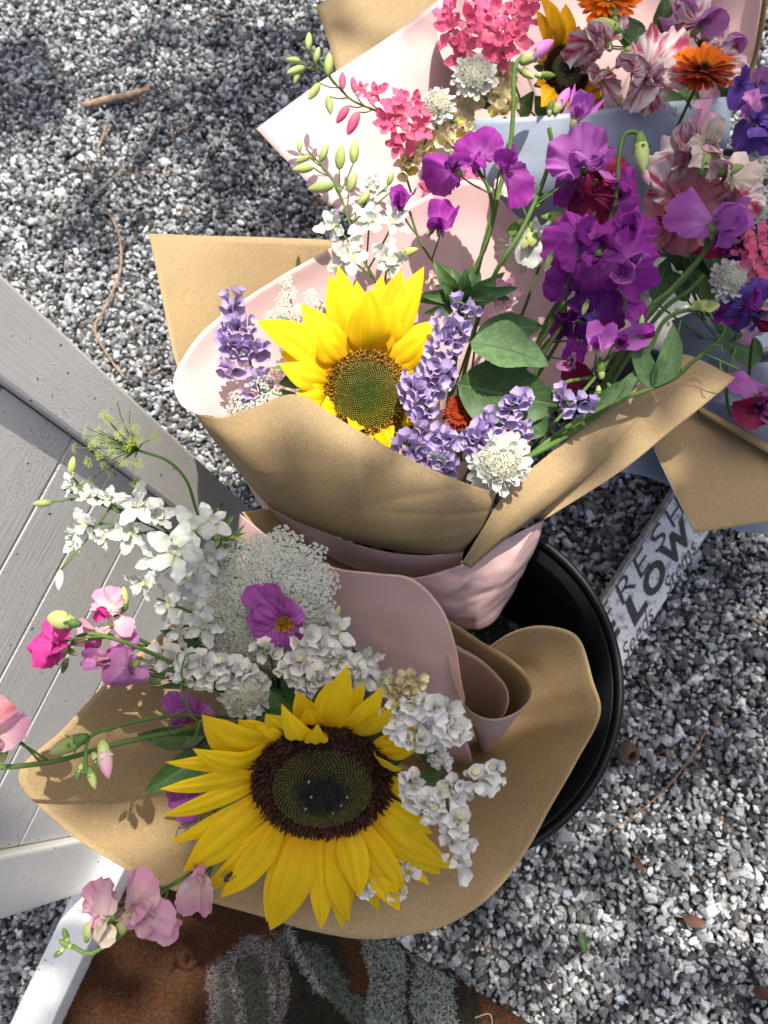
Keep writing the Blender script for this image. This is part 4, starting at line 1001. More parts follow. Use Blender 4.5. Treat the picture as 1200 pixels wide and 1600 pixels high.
def lace(label, centre, spots, r_um, stempts, group=None):
    """spots: (px, py, d) of every umbellet"""
    root = empty('lace_flower', W(*stempts[-1])); tag(root, label, 'lace flower', group)
    C = stem_curve(stempts, 20); tube('stem', C, S(3, centre[2]), GREEN, root, 20, 7, smoothpath=False)
    hub = C[0]; c0 = W(*centre)
    for i, (x, y, d) in enumerate(spots):
        p = W(x, y, d); out = (p - hub); out /= np.linalg.norm(out); fac = out * 0.7 - VIEW * 0.8
        u = part('umbellet', UMB[i % 5], root, frame(p, fac, imgdir(i * 77), S(r_um, d) * (0.85 + 0.3 * ((i * 7) % 10) / 10)))
        tube('ray', [hub, (hub + p) / 2 + VIEW * 0.002, p + VIEW * 0.001], 0.0004, GREEN, root, 5, 4)
    return root
def disc_spots(cx, cy, d, rx, ry, n, dome=0.012, seed=0, rot=0.0):
    rr = random.Random(seed); out = []
    for i in range(n):
        a = i * 2.39996; ro = math.sqrt((i + .5) / n) * rr.uniform(.93, 1.05)
        x, y = ro * math.cos(a) * rx, ro * math.sin(a) * ry
        out.append((cx + x * math.cos(rot) - y * math.sin(rot), cy + x * math.sin(rot) + y * math.cos(rot), d - dome * (1 - ro * ro) + rr.uniform(-.003, .003)))
    return out

# scabious, calendula, cosmos
SC_P = [mk('petal', petal_local(.52, .24, 'strap', 7, 5, .15, -.3, .2, .10, 2, seed=s)) for s in (1, 2, 3)]
def _pins(n=90, seed=0):
    rr = np.random.default_rng(seed); it = []
    for i in range(n):
        a = i * 2.39996; ro = math.sqrt((i + .5) / n) * .62; h = .38 * (1 - (ro / .75) ** 2)
        c = np.array([ro * math.cos(a), ro * math.sin(a), h]); nn = np.array([c[0], c[1], .55]); nn /= np.linalg.norm(nn)
        M = frame(c, nn, (0, 1, .1), rr.uniform(.10, .15))
        for q in range(4):
            it.append(xform(petal_local(.75, .65, 'oval', 3, 3, .9, -.8, .2), M @ Matrix.Rotation(q * 1.57 + a, 4, 'Z')))
        if i % 2: it.append(tube_data([c, c + nn * .16 + rr.normal(0, .02, 3)], .012, 3, 4, False))
    return merge(it)
PINS = mk('florets', _pins())
def scabious(label, px, py, d, r, fx, fy, mat, group='scabious heads', stem_to=(0, 60)):
    base = W(px, py, d); M = frame(base, D(fx, fy, -1), imgdir(15), S(r, d))
    foot = W(px + stem_to[0], py + stem_to[1], d + 0.12); root = empty('scabious', foot); tag(root, label, 'scabious', group)
    tube('stem', [base, (base + foot) / 2 + VIEW * 0.01, foot], 0.0016, GREEN, root, 12, 6)
    rr = random.Random(int(px))
    for ring, (n, r0, sc, tilt) in enumerate(((21, .42, 1.05, .0), (20, .34, .95, .35), (18, .24, .82, .75), (13, .14, .66, 1.05))):
        for i in range(n):
            a = 2 * math.pi * (i + .5 * ring) / n + rr.uniform(-.08, .08)
            part('petal', SC_P[rr.randrange(3)], root, M @ Matrix.Rotation(a, 4, 'Z') @ Matrix.Translation((0, r0, .08 * ring)) @ Matrix.Rotation(tilt + rr.uniform(-.35, .35), 4, 'X') @ Matrix.Rotation(rr.uniform(-.5, .5), 4, 'Y') @ Matrix.Scale(sc * rr.uniform(.7, 1.15), 4), mat)
    o = part('florets', PINS, root, M @ Matrix.Translation((0, 0, .14)), PINM)
    return root
CA_P = [mk('petal', petal_local(1, .21, 'strap', 8, 4, .2, -.25, .2, .04, 2, seed=s)) for s in (1, 2, 3)]
def disc_mesh(n, R, dome, colfn, hfn, rfn, seed=0, jit=0.0):
    "a packed head of little florets in golden-angle spirals"
    r = np.random.default_rng(seed); i = np.arange(n); rho = np.sqrt((i + .5) / n); a = i * 2.399963
    c = np.stack([R * rho * np.cos(a), R * rho * np.sin(a), dome * (1 - rho ** 2)], 1)
    nn = np.stack([rho * np.cos(a) * 2 * dome / R, rho * np.sin(a) * 2 * dome / R, np.ones(n)], 1); nn += r.normal(0, jit, nn.shape) * (rho > .66)[:, None]
    nn /= np.linalg.norm(nn, axis=1)[:, None]
    x = np.cross(nn, [0.2, 1, 0.1]); x /= np.linalg.norm(x, axis=1)[:, None]; y = np.cross(nn, x)
    h = np.array([hfn(q) for q in rho]) * r.uniform(.75, 1.25, n); rad = np.array([rfn(q) for q in rho])
    V = []
    for k in range(4):
        an = k * math.pi / 2 + .4; V.append(c + (x * math.cos(an) + y * math.sin(an)) * rad[:, None] - nn * 0.0004)
    for k in range(4):
        an = k * math.pi / 2 + .4; V.append(c + (x * math.cos(an) + y * math.sin(an)) * rad[:, None] * .55 + nn * h[:, None])
    V = np.stack(V, 1).reshape(-1, 3)
    q = np.array([[0, 1, 5, 4], [1, 2, 6, 5], [2, 3, 7, 6], [3, 0, 4, 7], [4, 5, 6, 7]])
    F = (q[None] + (i * 8)[:, None, None]).reshape(-1, 4)
    me = fast_tri_mesh('florets', V, F, DISC)
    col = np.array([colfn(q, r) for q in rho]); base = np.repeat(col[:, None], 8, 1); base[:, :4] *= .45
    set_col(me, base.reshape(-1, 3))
    return me
def dome_base(R, dome, col, zoff=-0.001):
    V, F, U = lathe_local([(R * q, dome * (1 - q * q) + zoff) for q in (0.001, .3, .6, .85, 1.0)] + [(R * .9, -0.006), (R * .3, -0.012)], 32)
    me = mesh('disc', V, F, U, [DISC]); set_col(me, np.tile(col, (len(V), 1))); return me
def calendula(label, px, py, d, r, fx, fy, roll, mat_in, mat_out, rust_to=None, group='calendulas', disc=.22):
    base = W(px, py, d); M = frame(base, D(fx, fy, -1), imgdir(roll), S(r, d)); foot = base - D(fx, fy, -1) * 0.12 + VIEW * 0.03
    root = empty('calendula', foot); tag(root, label, 'calendula', group)
    tube('stem', [base, (base + foot) / 2, foot], 0.0016, GREEN, root, 8, 6)
    rr = random.Random(int(px * 3)); 
    for ring, (n, sc, tilt) in enumerate(((26, 1.0, .05), (24, .88, .28), (20, .66, .55))):
        for i in range(n):
            a = 2 * math.pi * (i + .37 * ring) / n + rr.uniform(-.05, .05)
            m = mat_out if (ring == 2 and rust_to is None) else mat_in
            if rust_to is not None and math.cos(a - rust_to) > -.1: m = mat_out
            part('petal', CA_P[rr.randrange(3)], root, M @ Matrix.Rotation(a, 4, 'Z') @ Matrix.Rotation(tilt + rr.uniform(-.08, .12), 4, 'X') @ Matrix.Translation((0, disc * .7, .03 * ring)) @ Matrix.Scale(sc * rr.uniform(.8, 1) * (1 - disc * .5), 4), m)
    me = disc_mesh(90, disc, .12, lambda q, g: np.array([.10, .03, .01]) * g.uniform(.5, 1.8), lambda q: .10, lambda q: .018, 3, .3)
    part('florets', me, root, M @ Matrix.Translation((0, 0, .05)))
    return root

# sunflower
def sunflower(label, centre, nrm, disc_r, tips, style, stem_to, dome=0.010, lift=0.010, mat=None, group='sunflowers', basefrac=.90, bracts=14):
    c = W(*centre); N = D(*nrm); d = centre[2]; R = S(disc_r, d); mat = mat or YELLOW
    foot = W(*stem_to); root = empty('sunflower', foot); tag(root, label, 'sunflower', group)
    tube('stem', [c - N * .014, c - N * .05, (c + foot) / 2 - N * .04, foot], [.0075, .006, .0055, .006], GREEN, root, 20, 10)
    M = frame(c, N, imgdir(0), 1.0)
    rr = random.Random(int(centre[0]))
    if style == 'dark':
        def colf(q, g):
            if q > .70: return np.array([.040, .013, .007]) * g.uniform(.35, 2.2)
            if q > .42: return np.array([.085, .080, .022]) * g.uniform(.7, 1.25)
            k = max(0, (q - .26) / .20); w_ = np.array([.016, .020, .016]) * (1 - min(1, k)) + np.array([.07, .075, .026]) * min(1, k)
            if g.random() < .010: return np.array([.38, .38, .37])
            return w_ * g.uniform(.6, 1.4)
        hf = lambda q: .0042 if q > .70 else (.0012 if q > .42 else .0011); rf = lambda q: .00075 if q > .70 else .00098
        me = disc_mesh(1750, R, dome, colf, hf, rf, 1, .45)
        bc = (.02, .012, .008)
    else:
        def colf(q, g):
            if q > .74: return np.array([.46, .25, .018]) * g.uniform(.4, 1.5)
            if q > .42: return np.array([.22, .20, .020]) * g.uniform(.7, 1.25)
            return (np.array([.075, .165, .016]) * (1 - q / .42) + np.array([.16, .19, .018]) * (q / .42)) * g.uniform(.75, 1.25)
        hf = lambda q: .0032 if q > .74 else .0013; rf = lambda q: .00065 if q > .74 else .00082
        me = disc_mesh(1500, R, dome, colf, hf, rf, 2, .35)
        bc = (.06, .05, .01)
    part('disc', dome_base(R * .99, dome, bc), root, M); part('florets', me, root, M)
    for i, tp in enumerate(tips):
        x, y, w_ = tp[:3]; o = tp[3] if len(tp) > 3 else {}
        # tip: where the sight line meets a plane a little in front of the disc
        l = lift + rr.uniform(-.006, .009) + o.get('lift', 0)
        ray = W(x, y, 1) - np.array([0, 0, CAMH]); t = ((c + N * l - np.array([0, 0, CAMH])) @ N) / (ray @ N)
        t = min(max(t, d * .80), d * 1.18)
        T = np.array([0, 0, CAMH]) + ray * t
        dv = T - c; dv -= N * (dv @ N); dv /= np.linalg.norm(dv)
        B = c + dv * R * basefrac - N * (.0015 + .003 * (i % 3)) + np.cross(N, dv) * o.get('shift', 0)
        L = np.linalg.norm(T - B)
        v, f, u = petal_bt(B, T, N, S(w_, d), 'sun', o.get('arch', rr.uniform(.04, .11)), o.get('cup', rr.uniform(-.35, .0)), o.get('tip', rr.uniform(-.02, .05)), .085, .07, o.get('sway', rr.uniform(-.05, .05)), o.get('twist', rr.uniform(-.25, .25)), 18, 9, i)
        part('petal', mesh('petal', v, f, u, [mat]), root)
    for i in range(bracts):
        a = 2 * math.pi * i / bracts; dv = imgdir(math.degrees(a)); dv = dv - N * (dv @ N); dv /= np.linalg.norm(dv)
        B = c + dv * R * .6 - N * .010; T = c + dv * R * rr.uniform(1.35, 1.6) - N * .012
        v, f, u = petal_bt(B, T, N, R * .55, 'point', -.05, .2, .05, 0, .05, 0, 0, 10, 6, i)
        part('bract', mesh('bract', v, f, u, [DKGREEN]), root)
    return root
# ================================================================== LOWER BOUQUET
def z2(x, y): return 240 + .4 * x, 1040 + .4 * y
def T1(x, y, w_, **o): a, b = z2(x, y); return (a, b, w_ * .425, o)
S1 = [T1(755, 5, 118), T1(892, 95, 90), T1(600, 165, 95, arch=.12), T1(930, 175, 80), T1(190, 205, 150, sway=-.10, arch=.12), T1(330, 215, 90, lift=-.006), T1(500, 150, 95, arch=.25, lift=.006, cup=-.3),
      T1(45, 380, 95), T1(160, 340, 120, arch=.14, sway=-.06, lift=.012), T1(25, 488, 92, sway=.04), T1(35, 600, 92), T1(115, 820, 165), T1(190, 893, 125, lift=-.004), T1(258, 918, 118, lift=.004),
      T1(440, 1003, 105, lift=-.005), T1(455, 1032, 160), T1(655, 1030, 100, lift=-.003), T1(735, 1025, 120), T1(765, 1015, 90, lift=-.008), T1(805, 908, 128, lift=.008), T1(960, 965, 140), T1(985, 908, 120, lift=.006),
      T1(1120, 820, 150), T1(1180, 800, 120, lift=-.006), T1(1040, 290, 120, arch=.12), T1(1010, 330, 90, lift=-.005), T1(975, 400, 85, arch=.16, lift=.006), T1(1080, 560, 100), T1(1090, 660, 120, lift=-.004),
      T1(560, 110, 90, lift=-.012), T1(690, 60, 90, lift=-.012), T1(960, 140, 90, lift=-.012), T1(440, 190, 90, lift=-.012), T1(1030, 230, 90, lift=-.012), T1(820, 60, 80, lift=-.010), T1(690, 110, 80, lift=-.010), T1(400, 230, 80, lift=-.010), T1(100, 450, 70, lift=-.010), T1(60, 700, 80, lift=-.010), T1(880, 960, 90, lift=-.010), T1(1080, 860, 90, lift=-.010), T1(260, 340, 70, lift=-.008), T1(640, 225, 80, lift=.012, arch=.2)]
sunflower('large yellow sunflower with dark brown centre in the lower bouquet', (504, 1222, .478), (.04, .40, -.92), 110, S1, 'dark', (640, 1150, .80), dome=.012, lift=.014)

# the fly on a petal
def fly():
    p = W(357, 1367, .485); root = empty('fly', p); tag(root, 'small black fly sitting on a yellow sunflower petal', 'fly')
    blk = plain_mat('fly_black', (.006, .006, .008), (.02, .022, .02), 400, .3); wingm = plain_mat('fly_wing', (.05, .05, .05), (.10, .10, .10), 200, .3)
    M = frame(p, D(.1, .3, -1), imgdir(35), .0045)
    def blob(nm, y, r, l):
        v, f, u = lathe_local([(.01, -l), (r * .7, -l * .7), (r, 0), (r * .75, l * .7), (.01, l)], 10)
        part(nm, mesh(nm, v, f, u, [blk]), root, M @ Matrix.Translation((0, y, .30)) @ Matrix.Rotation(math.pi / 2, 4, 'X'))
    blob('abdomen', -.45, .34, .55); blob('thorax', .25, .32, .38); blob('head', .75, .24, .2)
    for sg in (-1, 1):
        v, f, u = petal_local(1.1, .42, 'oval', 7, 5, -.1, -.1, .1)
        part('wing', mesh('wing', v, f, u, [wingm]), root, M @ Matrix.Translation((sg * .12, .2, .58)) @ Matrix.Rotation(math.radians(180 - sg * 24), 4, 'Z'))
        for k in range(3):
            a = (.45 - .45 * k)
            v, f, u = tube_data([(sg * .2, a * .6, .25), (sg * .6, a * .9, .45), (sg * .95, a * 1.3, .0)], .035, 8, 5)
            part('leg', mesh('leg', v, f, u, [blk]), root, M)
fly()

# lace flower dome
sp = disc_spots(408, 938, .560, 116, 98, 112, .018, 3, -.5) + disc_spots(350, 1000, .566, 44, 52, 24, .006, 4)
lace('wide white lace flower dome behind the purple cosmos', (405, 940, .575), sp, 17, [(430, 975, .63), (470, 1010, .68), (540, 1080, .78)])
# cosmos
def cosmos(label, px, py, d, specs, cr, group=None):
    c = W(px, py, d); foot = W(px + 70, py + 120, d + .18); root = empty('cosmos', foot); tag(root, label, 'cosmos', group)
    tube('stem', [c + VIEW * .006, (c + foot) / 2, foot], .0014, GREEN, root, 12, 6)
    for i, (x, y, w_, dz) in enumerate(specs):
        v, f, u = petal_bt(c + VIEW * .002, W(x, y, d + dz), D(.05, .1, -1), S(w_, d), 'strap', .10, .12, .05, .05, .16, 0, .15, 14, 13, i)
        part('petal', mesh('petal', v, f, u, [CPURP]), root)
    M = frame(c, D(.05, .15, -1), imgdir(0), 1)
    me = disc_mesh(130, S(cr, d), .0025, lambda q, g: np.array([.70, .36, .02]) * g.uniform(.4, 1.3), lambda q: .002, lambda q: .0006, 5, .3)
    part('florets', me, root, M); part('disc', dome_base(S(cr, d) * .95, .0025, (.10, .05, .01)), root, M)
cosmos('crumpled purple cosmos with yellow eye on the lace flower', 442, 973, .535, [(385, 918, 42, -.012), (415, 912, 38, -.008), (440, 930, 36, -.008), (470, 950, 34, -.004), (474, 975, 30, 0), (400, 950, 30, -.012), (385, 965, 34, -.008), (395, 995, 40, -.004), (428, 1003, 36, .0), (468, 1005, 30, .004), (480, 1025, 26, .01), (412, 1008, 34, -.004), (450, 1012, 30, -.002)], 19)

# white larkspur, lower bouquet
larkspur('white larkspur stem reaching over the wooden boards', [(100, 765, .505), (150, 785, .505), (220, 815, .51), (290, 850, .535), (350, 890, .57), (430, 950, .64), (540, 1060, .78)], WHITE,
    [(112, 757, .50, 30, -.7, -.2, 330), (136, 775, .502, 27, .2, -.5, 60), (132, 822, .505, 42, -.2, .3, 200), (167, 782, .502, 28, .3, -.6, 20), (217, 790, .495, 46, .1, -.3, 0), (203, 832, .498, 42, -.3, .3, 190),
     (163, 842, .508, 28, -.4, .4, 250), (246, 805, .51, 38, .5, -.1, 80), (274, 862, .482, 58, .15, .05, 25), (242, 874, .49, 42, -.4, .25, 250), (300, 825, .505, 48, .2, -.3, 30), (222, 912, .495, 46, -.5, .5, 220),
     (296, 905, .515, 44, .2, .4, 140), (116, 845, .51, 30, -.8, .3, 280), (330, 815, .53, 40, .4, -.3, 50), (325, 870, .535, 40, .4, 0, 80)],
    [(95, 890, .505, 34, 185, WHITE), (80, 785, .505, 30, 265), (110, 742, .50, 30, 10)])
larkspur('white larkspur blooms low beside the lace flower', [(245, 935, .515), (285, 950, .52), (330, 975, .54), (400, 1020, .60), (520, 1080, .75)], WHITE,
    [(262, 948, .505, 46, -.5, .2, 265), (318, 978, .51, 46, .2, .1, 20), (278, 984, .515, 42, -.2, .5, 230), (300, 950, .525, 36, .1, -.4, 0)], [(300, 960, .52, 34, 160)])
larkspur('white larkspur blooms between cosmos and pink paper', [(520, 980, .54), (550, 1010, .56), (560, 1060, .62), (580, 1100, .74)], WHITE,
    [(525, 988, .525, 46, .1, -.2, 340), (572, 1030, .53, 44, .4, .1, 70), (560, 1060, .54, 42, .1, .3, 180), (600, 1060, .555, 34, .3, .3, 100)], [(522, 970, .525, 26, 20)])

# green umbel on a long arching stem
def green_umbel():
    st = [(215, 703, .470), (262, 720, .475), (292, 752, .485), (308, 800, .505), (330, 845, .54), (370, 900, .60), (460, 1000, .74)]
    C = stem_curve(st); root = empty('green_umbel', C[-1]); tag(root, 'airy lime green umbel on an arching stem against the white post', 'umbel')
    tube('stem', C, [S(2.4, .47), S(3, .5)], GREEN, root, 60, 7, smoothpath=False)
    hub = C[0]; ends = [(183, 627), (203, 643), (162, 648), (170, 655), (135, 668), (178, 664), (196, 666), (211, 671), (133, 680), (154, 672), (168, 676), (242, 684), (117, 700), (143, 697), (157, 683), (177, 690), (188, 696), (168, 692), (217, 686), (200, 697),
            (156, 711), (138, 722), (163, 728), (193, 721), (216, 723), (173, 742), (142, 752), (212, 757), (175, 708), (186, 680), (205, 690), (150, 690)]
    it = []
    for s in range(3):
        rr = np.random.default_rng(s); V, F, Cc = [], [], []
        for i in range(12):
            a = i * 2.4; ro = math.sqrt(i / 12) * 1.0; c = np.array([ro * math.cos(a), ro * math.sin(a), .3 * (1 - ro)])
            for p in range(5):
                t = p * 1.2566 + a; dr = np.array([math.cos(t), math.sin(t), .25]); sd = np.array([-math.sin(t), math.cos(t), 0]); o = len(V); fs = .28
                V += [c, c + dr * fs * .6 + sd * fs * .22, c + dr * fs, c + dr * fs * .6 - sd * fs * .22]; F.append((o, o + 1, o + 2, o + 3)); Cc += [(.22, .32, .03), (.48, .58, .07), (.55, .62, .10), (.48, .58, .07)]
        me = mesh('floret_cluster', V, F, None, [LACE], False); set_col(me, Cc); it.append(me)
    rr = random.Random(2)
    for i, (x, y) in enumerate(ends):
        p = W(x, y, .462 + rr.uniform(-.018, .012)); out = p - hub; mid = hub + out * .55 - VIEW * .006
        tube('ray', [hub, mid, p], [.0005, .0003], GREEN, root, 7, 4)
        part('floret_cluster', it[i % 3], root, frame(p, out / np.linalg.norm(out) * .8 - VIEW * .6, imgdir(i * 50), S(8.5, .46)))
green_umbel()
# feathery leaf by the pink paper
def feathery():
    root = empty('feathery_leaf', W(350, 880, .60)); tag(root, 'small feathery green leaf between larkspur and pink paper edge', 'leaf')
    tube('stem', PX([(345, 815, .545), (345, 850, .56), (350, 880, .60)]), .0009, GREEN, root, 12, 5)
    for k, (b, t, w_) in enumerate((((345, 822, .545), (340, 793, .54), 8), ((347, 828, .545), (366, 806, .54), 9), ((345, 840, .55), (318, 872, .545), 9), ((346, 845, .55), (385, 832, .55), 7), ((347, 850, .555), (405, 862, .56), 6), ((346, 838, .55), (325, 838, .545), 6), ((348, 852, .555), (375, 872, .56), 5), ((360, 846, .55), (384, 818, .55), 6), ((347, 835, .55), (395, 846, .55), 5), ((346, 848, .555), (326, 880, .55), 6))):
        leaf_part(root, b, t, w_, LIME if k % 3 == 2 else GREEN, 'leaflet', seed=k)
feathery()

# pink sweet peas on the left
sweet_pea('sweet pea with hot pink bloom and lime bud before the white boards', [(112, 1006, .485), (135, 990, .487), (185, 1000, .49), (240, 1022, .50), (300, 1050, .53), (420, 1110, .66), (540, 1130, .80)],
    [(72, 1000, .475, 50, -.5, .0, 300, HOTPINK, HOTPINK, 'ruffle'), (80, 1018, .468, 36, -.1, .6, 205, HOTPINK, HOTPINK, 'back')],
    [(122, 975, .47, 50, 283, LIME, True), (105, 1030, .49, 24, 200, GREEN), (118, 1022, .485, 26, 300, GREEN)], 3.0)
sweet_pea('sweet pea with pale pink and magenta blooms above the kraft corner', [(180, 955, .515), (195, 985, .52), (230, 1005, .53), (300, 1040, .57), (440, 1110, .70), (560, 1130, .82)],
    [(165, 942, .505, 34, -.3, -.4, 345, PALEPINK, HOTPINK, 'open'), (146, 985, .505, 34, -.5, .1, 290, PALEPINK, HOTPINK, 'hood'), (182, 988, .51, 30, .2, .2, 110, PALEPINK, PALEPINK, 'back'), (196, 1005, .515, 28, .4, .2, 60, MAUVE, HOTPINK, 'open')],
    [(196, 950, .51, 34, 355, LIME), (190, 958, .515, 20, 30, GREEN)], 2.6)
sweet_pea('sweet pea with one broad lilac pink bloom over the kraft corner', [(222, 1050, .50), (262, 1060, .51), (330, 1075, .56), (460, 1120, .70), (560, 1140, .82)],
    [(188, 1056, .482, 46, -.5, .5, 215, MAUVE, MAUVE, 'back'), (150, 1030, .50, 30, -.3, .3, 260, MAUVE, PALEPINK, 'hood')], [(228, 1060, .50, 26, 110, GREEN)], 2.4)
sweet_pea('sweet pea at the picture edge with coral pink bloom over the boards', [(-40, 1200, .46), (30, 1197, .465), (100, 1186, .470), (180, 1163, .476), (260, 1146, .50), (340, 1135, .56), (500, 1140, .78)],
    [(8, 1140, .45, 40, -.2, .3, 60, PALEPINK, PALEPINK, 'hood'), (-8, 1112, .452, 30, .1, -.1, 20, ROSE, CREAMPEA, 'open')],
    [(8, 1165, .455, 30, 190, LIME), (4, 1150, .455, 26, 150, GREEN)], 3.6)
sweet_pea('nodding side shoot with pale buds above the kraft corner', [(135, 1212, .458), (134, 1185, .456), (140, 1152, .458), (180, 1136, .466), (255, 1120, .49), (340, 1120, .55), (500, 1130, .78)], [],
    [(132, 1152, .456, 62, 245, LIME, False), (160, 1160, .455, 58, 170, PALEPINK, False), (146, 1178, .458, 34, 150, GREEN), (140, 1200, .458, 34, 165, LIME), (128, 1195, .458, 26, 200, GREEN)], 2.6)
root = sweet_pea('pale pink sweet pea spray hanging over the doormat', [(112, 1478, .455), (140, 1490, .455), (170, 1472, .458), (205, 1440, .462), (240, 1400, .47), (290, 1370, .482), (400, 1300, .56), (540, 1190, .78)],
    [(152, 1408, .448, 40, -.2, -.2, 345, PALEPINK, PALEPINK, 'open'), (148, 1442, .440, 44, -.2, .4, 240, PALEPINK, CREAMPEA, 'back'), (212, 1392, .440, 44, .1, -.1, 25, PALEPINK, PALEPINK, 'hood'), (236, 1436, .442, 40, .3, .3, 120, PALEPINK, PALEPINK, 'open'), (258, 1452, .45, 30, .4, .3, 110, PALEPINK, PALEPINK, 'hood')],
    [(182, 1464, .448, 56, 30, LIME, False), (135, 1470, .455, 30, 10, LIME, True), (112, 1480, .455, 24, 300, GREEN), (106, 1470, .455, 22, 340, GREEN), (100, 1482, .455, 22, 230, GREEN)], 3.0)
sweet_pea('single pale pink sweet pea bloom under the sunflower petals', [(325, 1370, .492), (345, 1340, .50), (420, 1290, .58), (540, 1190, .78)],
    [(312, 1392, .485, 44, -.3, .3, 190, PALEPINK, PALEPINK, 'hood'), (300, 1300, .505, 30, -.4, .1, 250, PALEPINK, CREAMPEA, 'hood')], [], 2.0,
    tendrils=[([(300, 1285, .50), (282, 1290, .495), (275, 1310, .495), (285, 1322, .495)], .9, GREEN), ([(310, 1270, .50), (316, 1290, .50), (300, 1318, .498)], .9, GREEN)])
# cosmos and leaves left of the sunflower
cosmos('folded mauve cosmos left of the dark-centred sunflower', 300, 1135, .535, [(262, 1082, 34, -.006), (285, 1080, 34, -.008), (275, 1105, 36, -.012), (268, 1130, 30, -.008), (290, 1175, 30, -.004), (325, 1100, 40, .006), (330, 1130, 34, .004), (318, 1150, 30, .004)], 12)
cosmos('pink cosmos half hidden behind the left sunflower petals', 302, 1212, .545, [(275, 1270, 38, -.004), (268, 1255, 34, -.006), (290, 1290, 34, 0), (285, 1190, 26, 0), (300, 1180, 24, .0), (320, 1235, 30, .006)], 12)
def leafy(label, leaves, foot, cat='leaf', name='leaf_sprig', group=None):
    root = empty(name, W(*foot)); tag(root, label, cat, group)
    for i, l in enumerate(leaves):
        b = l[0]; leaf_part(root, *l[:4], seed=i, **(l[4] if len(l) > 4 else {}))
        tube('stem', [W(*b), (W(*b) + W(*foot)) / 2 + VIEW * .004, W(*foot)], .0010, GREEN, root, 8, 5)
    return root
leafy('dark green pointed leaves on the kraft left of the sunflower', [((330, 1170, .525), (225, 1238, .515), 46, DKGREEN, dict(fold=.3, arch=.1)), ((320, 1150, .53), (215, 1148, .525), 36, DKGREEN, dict(fold=.3)), ((360, 1130, .55), (300, 1175, .54), 40, DKGREEN), ((420, 1110, .56), (365, 1165, .55), 44, DKGREEN), ((450, 1095, .57), (420, 1135, .555), 40, DKGREEN)], (520, 1130, .72))
leafy('green leaves below the white statice and lace flower', [((300, 1040, .55), (205, 1035, .54), 30, MIDGREEN), ((330, 1010, .56), (250, 985, .55), 34, DKGREEN), ((340, 1060, .56), (235, 1075, .545), 14, GREEN), ((470, 1090, .57), (440, 1050, .56), 36, DKGREEN), ((640, 1160, .50), (685, 1175, .495), 20, MIDGREEN), ((690, 1210, .51), (652, 1212, .49), 20, DKGREEN), ((560, 1120, .56), (520, 1075, .56), 40, DKGREEN), ((660, 1190, .53), (700, 1160, .52), 30, DKGREEN)], (560, 1120, .72))
root = empty('tendril_sprig', W(420, 1100, .62)); tag(root, 'curling green tendrils over the mauve cosmos and statice', 'tendril')
for p in ([(305, 1020, .50), (290, 1025, .495), (284, 1055, .495), (294, 1075, .497), (293, 1106, .50), (312, 1127, .505), (360, 1120, .54), (420, 1100, .62)], [(293, 1106, .50), (285, 1090, .495), (283, 1070, .495), (290, 1068, .497)], [(293, 1106, .50), (270, 1120, .497), (264, 1140, .497), (275, 1148, .5)], [(312, 1127, .505), (305, 1150, .50), (296, 1160, .50), (294, 1152, .50)], [(312, 1127, .505), (325, 1118, .505), (328, 1108, .505), (320, 1106, .505)]):
    tube('tendril', PX(p), [S(1.6, .5), S(1.2, .5)], GREEN, root, 30, 5)

# white statice
statice('white statice sprig left of the sunflower under the lace flower', [([(245, 1035, .515), (300, 1045, .512), (350, 1050, .515), (385, 1062, .52)], 26)], 19, SWHITE, .3, seed=1, eyemat=CREAM)
statice('white statice sprig above the top sunflower petal', [([(402, 1012, .515), (420, 1022, .513)], 15), ([(445, 1035, .511), (475, 1050, .510), (500, 1080, .508)], 24), ([(480, 1000, .52), (505, 1020, .515), (548, 1045, .515)], 20)], 20, SWHITE, .3, seed=2, eyemat=CREAM)
statice('white statice cluster on the right upper sunflower petals', [([(612, 1118, .452), (650, 1110, .448), (690, 1118, .450), (712, 1140, .452)], 24), ([(640, 1140, .45), (660, 1165, .455)], 20)], 21, SWHITE, .3, seed=3, eyemat=CREAM, stempts=[(650, 1110, .46), (680, 1180, .50), (690, 1210, .60), (680, 1200, .78)])
statice('long white statice sprig hanging right of the sunflower', [([(775, 1212, .462), (740, 1225, .46), (700, 1245, .458), (665, 1262, .456)], 23), ([(645, 1215, .46), (650, 1245, .458)], 18), ([(690, 1260, .455), (715, 1300, .455), (712, 1330, .455)], 22), ([(722, 1340, .455), (722, 1368, .455)], 8)], 21, SWHITE, .3, seed=4, eyemat=CREAM, stempts=[(735, 1340, .46), (700, 1260, .47), (690, 1215, .54), (680, 1190, .78)])
statice('white statice in shade, painted duller cream, tucked against the pink paper', [([(618, 1072, .55), (650, 1068, .55)], 20)], 18, CREAM, .2, seed=5, stempts=[(635, 1070, .555), (640, 1120, .62), (650, 1150, .78)])  # shade on this white sprig is put into its cream colour
statice('white statice peeping out under the lower sunflower petals', [([(570, 1388, .50), (590, 1380, .50)], 12), ([(630, 1345, .50), (640, 1365, .50)], 12), ([(610, 1400, .50), (625, 1395, .50)], 9)], 18, SWHITE, .2, seed=6, stempts=[(600, 1385, .505), (600, 1300, .58), (620, 1180, .80)])
statice('small white statice in the shadow of the rolled paper', [([(690, 1190, .50), (680, 1165, .50)], 16)], 14, SWHITE, .2, seed=8, stempts=[(688, 1185, .505), (680, 1190, .62), (670, 1180, .78)])
scabious('white scabious head under statice by the left sunflower petals', 382, 1085, .52, 48, .15, .35, WHITE, stem_to=(60, 50))

